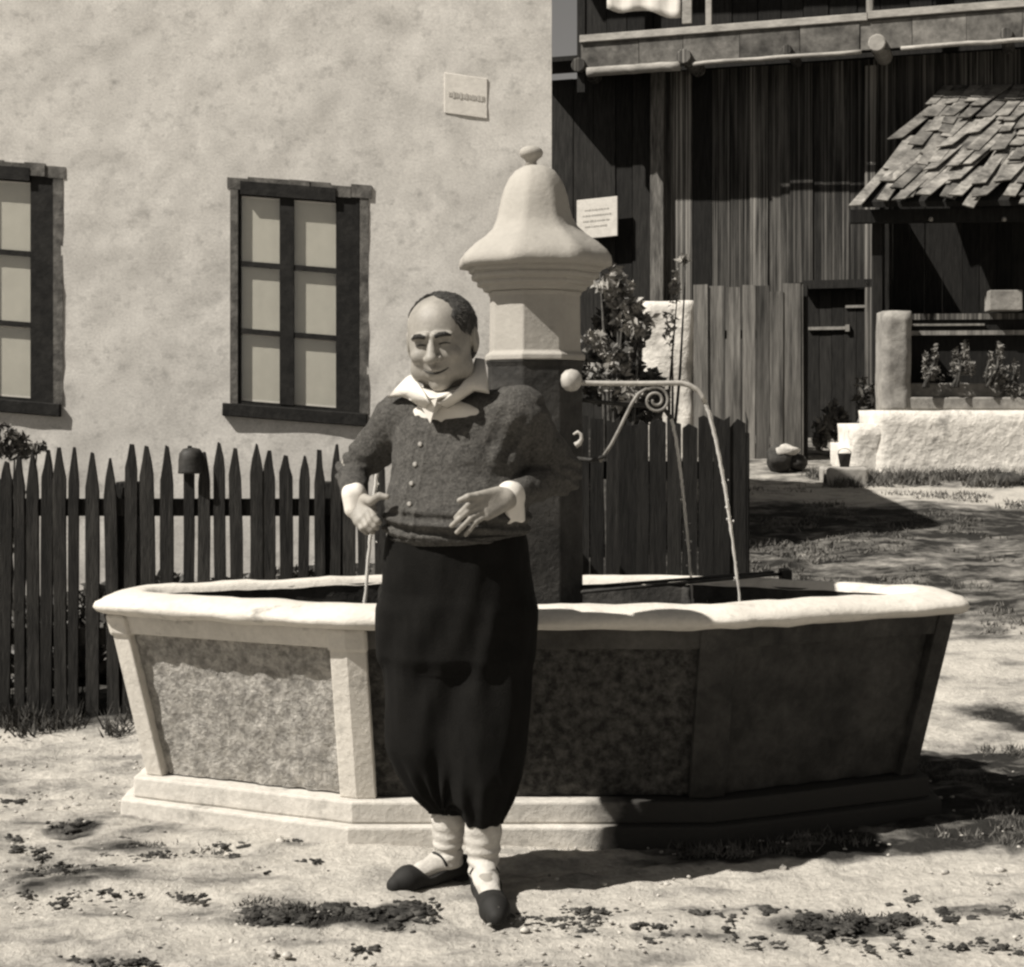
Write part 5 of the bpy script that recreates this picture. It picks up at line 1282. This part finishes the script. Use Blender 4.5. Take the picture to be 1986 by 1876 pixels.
    cg.loft([(1.425, nb[0] + .01, nb[1] + .01, .085, .075), (1.395, -.165, 4.715, .145, .095), (1.345, -.157, 4.71, .190, .122), (1.27, -.155, 4.70, .200, .140), (1.18, -.158, 4.685, .202, .160), (1.11, -.158, 4.672, .212, .178), (1.06, -.160, 4.668, .215, .182), (1.018, -.162, 4.672, .205, .170)], yaw, .01, e=2.15)
    cg.cone(shL + [.02, 0, -.01], elL, .076, .050, .022); cg.cone(elL, wrL + (elL - wrL) * .28, .050, .038, .010)
    cg.cone(shR + [-.02, 0, -.015], elR, .088, .068, .035); cg.cone(elR, wrR + (elR - wrR) * .20, .066, .044, .014)
    cg.cone(np.array(nb) + [-.02, .0, -.03], shL + [.01, 0, .01], .06, .066, .03); cg.cone(np.array(nb) + [.03, 0, -.035], shR + [0, 0, .005], .06, .070, .03)
    # V opening
    vx, vy = P(836, 814, 4.54).x, 4.54; vz = P(836, 814, 4.54).z
    def vcut(X_, Y_, Z_):
        u = (X_ - vx) * ca + (Y_ - vy) * sa; up = Z_ - vz
        d = np.minimum(up * .62 - np.abs(u - up * .12), 4.66 - Y_ + 0 * u); return -d
    sl, X_, Y_, Z_ = cg.region((-.4, 4.40, vz - .02), (.1, 4.68, 1.49)); cg.merge(sl, vcut(X_, Y_, Z_), 'sub', .006)
    def folds(x, y, z):
        d = .0050 * fbm(x * 9, y * 9, z * 20, 3) + .0016 * fbm(x * 60, y * 60, z * 60, 2)
        near = np.exp(-((z - 1.05) / .05) ** 2); d += near * .0095 * np.sin((z + .10 * (x + .16)) * 165 + 1.2 * fbm(x * 7, y * 7, 0.0, 2))
        for e_, w_ in ((elL, .07), (elR, .085)):
            r_ = np.exp(-(((x - e_[0]) ** 2 + (y - e_[1]) ** 2 + (z - e_[2]) ** 2) / w_ ** 2)); d += r_ * .0115 * np.sin((x * .5 + z) * 150 + 2 * fbm(x * 12, y * 12, z * 12, 2))
        ar = np.exp(-(((x - shR[0] + .02) ** 2 + (z - shR[2] + .10) ** 2) / .09 ** 2)); d += ar * .006 * np.sin((x * 1.1 - z * .5) * 95)
        # button band
        u = (x + .273) * ca + (y - 4.53) * sa * 0 - (z - 1.22) * .136; bandv = (y < 4.62) & (z < vz); d += np.where(bandv, -.0045 * np.exp(-((np.abs(u) - .017) / .0045) ** 2), 0)
        return d
    cg.displace(folds)
    cg.build('cardigan', M['knit'], t, 1)
    # ribbed hem band
    hb = SDF((-.42, 4.42, .96), (.10, 4.92, 1.06), .004)
    hb.loft([(1.035, -.162, 4.670, .211, .176), (1.02, -.162, 4.672, .210, .175), (.998, -.162, 4.675, .198, .162)], yaw, .004, e=2.15)
    hb.cut(lambda X_, Y_, Z_: Z_ - (1.026 + .05 * (X_ + .16)), (-.42, 4.42, .96), (.10, 4.92, 1.06), .003)
    hb.cut(lambda X_, Y_, Z_: (1.004 + .05 * (X_ + .16) + .12 * np.maximum(0, np.abs(X_ + .2) - .08) ** 1) - Z_, (-.42, 4.42, .96), (.10, 4.92, 1.06), .003)
    hb.displace(lambda x, y, z: .0016 * np.sin(np.arctan2(y - 4.67, x + .16) * 150))
    hb.build('hem_band', M['knit'], t)
    # buttons on the front: find the surface by walking in from the camera
    v, f = cg.mesh()
    def front(px, py, off=.0, win=4):
        best = None
        Yv = v[:, 1]; sx = CX + F * v[:, 0] / Yv; sy = HY + F * (EYE - v[:, 2]) / Yv
        k = np.where((np.abs(sx - px) < win) & (np.abs(sy - py) < win))[0]
        Yf = v[k, 1].min() if len(k) else 4.5
        return P(px, py, Yf - off)
    def wing2(neck, edge):
        E = [P(*q) if len(q) == 3 else front(q[0], q[1], .009, 10) for q in edge]; Nk = [P(*q) for q in neck]; n = len(E); rows = 5; vs = []
        for r in range(rows + 1):
            u = r / rows
            for i in range(n):
                p = Nk[i].lerp(E[i], u); p.y -= .016 * math.sin(u * math.pi) * (.4 if i == n - 1 else 1); vs.append(p)
        fs = [(r * n + i, r * n + i + 1, (r + 1) * n + i + 1, (r + 1) * n + i) for r in range(rows) for i in range(n - 1)]
        o = mesh_obj('collar', vs, fs, M['shirt'], t, True); q = o.modifiers.new('sol', 'SOLIDIFY'); q.thickness = .006; q.offset = 0
    wing2([(800, 728, 4.70), (806, 738, 4.64), (815, 750, 4.585), (824, 764, 4.55), (834, 782, 4.525)], [(788, 734, 4.73), (752, 771), (780, 768), (796, 775), (822, 792)])
    wing2([(922, 696, 4.71), (916, 716, 4.65), (904, 736, 4.60), (884, 758, 4.555), (850, 782, 4.525)], [(939, 698, 4.72), (949, 764), (920, 758), (904, 768), (868, 791)])
    fr_ = [(790, 764), (796, 776), (815, 781), (835, 820), (853, 788), (880, 774), (906, 762), (906, 748), (880, 750), (850, 758), (815, 752)]
    cen = P(848, 772, 4.52); vs_ = [cen] + [front(a, b, .006, 18) for a, b in fr_]
    o = mesh_obj('shirt_front', vs_, [(0, i + 1, (i + 1) % len(fr_) + 1) for i in range(len(fr_))], M['shirt'], t, False); q = o.modifiers.new('sol', 'SOLIDIFY'); q.thickness = .006; q.offset = 0
    for px, py in ((815, 862), (805, 901), (798, 938), (794, 978)):
        c = front(px, py, .001); m = MB(); m.lathe((0, 0, 0), [(0, -.003), (.006, -.003), (.0072, -.001), (.007, .002), (.004, .0030), (0, .0024)], 14)
        rt = Matrix.Rotation(yaw, 3, 'Z') @ Matrix.Rotation(R(90), 3, 'X'); m.v = [tuple(Vector(c) + rt @ Vector(p)) for p in m.v]; m.build('button', M['button'], t, True)
    # ---- cuffs
    cu = SDF(wrR - .13, wrR + .13, .0035)
    b = wrR + (elR - wrR) * .06
    cu.cone(b + [-.004, -.004, .006], b + [.008, .002, -.062], .038, .032, .01, sq=((0, 1, 0), 1.35)); cu.cone(b + [0, 0, .0], b + (elR - wrR) * .12, .033, .036, .01)
    cu.cut(lambda X_, Y_, Z_: (b[2] - .074) - Z_ + .10 * (X_ - b[0]), wrR - .13, wrR + .13, .003)
    cu.displace(lambda x, y, z: .003 * np.sin(x * 170) * np.clip((b[2] - z) * 25, 0, 1))
    cu.build('cuff', M['shirt'], t, 2)
    cu = SDF(wrL - .12, wrL + .12, .0035); b = wrL
    cu.cone(b + [-.002, 0, .016], b + [.002, -.006, -.020], .037, .034, .01)
    cu.displace(lambda x, y, z: .002 * np.sin(x * 120 + z * 60)); cu.build('cuff', M['shirt'], t, 2)
    # ---- breeches
    tr = SDF((-.46, 4.42, .14), (.14, 4.98, 1.09), .0046)
    tr.loft([(1.05, -.160, 4.680, .196, .160), (1.0, -.158, 4.684, .205, .165), (.93, -.158, 4.688, .214, .165), (.84, -.158, 4.692, .222, .160), (.76, -.160, 4.695, .222, .150), (.68, -.162, 4.70, .212, .140)], yaw * .6, .01, e=2.3)
    tr.loft([(.80, -.258, 4.715, .118, .125), (.66, -.262, 4.72, .118, .128), (.52, -.258, 4.725, .116, .128), (.40, -.252, 4.73, .118, .124), (.33, -.236, 4.74, .110, .116), (.27, -.216, 4.745, .090, .096), (.225, -.200, 4.75, .066, .070), (.205, -.195, 4.752, .056, .060)], 0, .07)
    tr.loft([(.80, -.060, 4.685, .120, .125), (.66, -.055, 4.68, .122, .128), (.52, -.062, 4.67, .118, .125), (.40, -.070, 4.665, .114, .120), (.32, -.076, 4.66, .104, .110), (.26, -.080, 4.66, .084, .090), (.215, -.083, 4.66, .066, .070), (.19, -.083, 4.66, .056, .060)], 0, .06)
    tr.loft([(.82, -.158, 4.69, .16, .13), (.60, -.158, 4.70, .13, .118), (.42, -.158, 4.70, .085, .10), (.31, -.148, 4.70, .05, .06)], 0, .06)
    def tf(x, y, z):
        d = .006 * fbm(x * 12, y * 12, z * 3.2, 3); d += .008 * np.exp(-((z - .27) / .07) ** 2) * np.sin(np.arctan2(y - 4.7, np.where(x < -.14, x + .2, x + .083)) * 13)
        d += .004 * np.exp(-((z - .62) / .3) ** 2) * np.sin((x - z * .25) * 60 + 2 * fbm(x * 5, y * 5, z * 3, 2)); return d
    tr.displace(tf); tr.build('breeches', M['trouser'], t, 1)
    # ---- socks and shoes
    for i, ((ax_, ay), (tx, ty)) in enumerate(feet):
        so_ = SDF((min(ax_, tx) - .1, min(ay, ty) - .1, -.005), (max(ax_, tx) + .1, max(ay, ty) + .1, .30), .0036)
        kz = (.205, .19)[i]; r = (.0, .004)[i]
        so_.loft([(.27, ax_ - .002, ay, .044 + r, .046), (.225, ax_, ay, .045 + r, .047), (.18, ax_, ay, .050 + r, .053), (.13, ax_, ay, .046 + r, .050), (.085, ax_, ay, .040 + r, .044), (.05, ax_, ay, .036, .040)], 0, .01)
        so_.cone((ax_, ay, .055), (tx, ty, .026), .040, .022, .02)
        so_.displace(lambda x, y, z: .0022 * fbm(x * 20, y * 20, z * 50, 2) + .0030 * np.sin(z * 210 + 2 * fbm(x * 15, y * 15, 0.0, 2)) * np.exp(-((z - .09) / .05) ** 2))
        so_.cut(lambda X_, Y_, Z_: .006 - Z_, (-9, -9, -9), (9, 9, 9), .003)
        so_.build('sock', M['sock'], t, 1)
        sh_ = SDF((min(ax_, tx) - .12, min(ay, ty) - .12, -.01), (max(ax_, tx) + .12, max(ay, ty) + .12, .16), .0034)
        d = np.array([tx - ax_, ty - ay]); L_ = np.linalg.norm(d); d /= L_; hl = np.array([ax_, ay]) - d * .045; tt = np.array([tx, ty]) + d * .012
        sh_.cone((*hl, .040), (*(hl + d * .12), .032), .039, .040, .01); sh_.cone((*(hl + d * .12), .030), (*(tt - d * .04), .024), .040, .040, .02); sh_.cone((*(tt - d * .04), .022), (*tt, .016), .038, .026, .02)
        def zc(X_, Y_, Z_):
            a_ = (X_ - hl[0]) * d[0] + (Y_ - hl[1]) * d[1]; Lt = L_ + .06
            top = .062 - .030 * np.clip(a_ / (Lt * .55), 0, 1) + .05 * np.clip((a_ - Lt * .60) / (Lt * .2), 0, 1); return Z_ - top
        sh_.cut(zc, (-9, -9, -9), (9, 9, 9), .003); sh_.cut(lambda X_, Y_, Z_: .001 - Z_, (-9, -9, -9), (9, 9, 9), .003)
        shoe = sh_.build('shoe', M['shoe'], t, 1)
        # heel and the strap over the instep
        m = MB(); m.prism([(hl[0] + .03 * math.cos(q) + d[0] * .004, hl[1] + .03 * math.sin(q) + d[1] * .004) for q in np.linspace(0, 2 * math.pi, 15)[:-1]], -.002, .016); m.build('heel', M['shoe'], shoe)
        pn = np.array([-d[1], d[0]]); m = MB(); pts = []
        for q in np.linspace(-1.25, 1.25, 11):
            ce = np.array([ax_, ay]) + d * (.048 - .012 * abs(q)); pts.append((ce[0] + pn[0] * .043 * math.sin(q), ce[1] + pn[1] * .043 * math.sin(q), .040 + .047 * math.cos(q)))
        m.tube(pts, .0042, 6); m.build('strap', M['shoe'], shoe, True)
M['strand'] = mat('hair strand', 0.03, 0.13, scale=40, rough=.6, bump=0, fine=.3)
M['lip'] = mat('shaded lip', .035, .06, bump=0, fine=.1)
M['eye'] = mat('eye', .10, .14, rough=.3, bump=0, fine=0, spec=.5)
man()
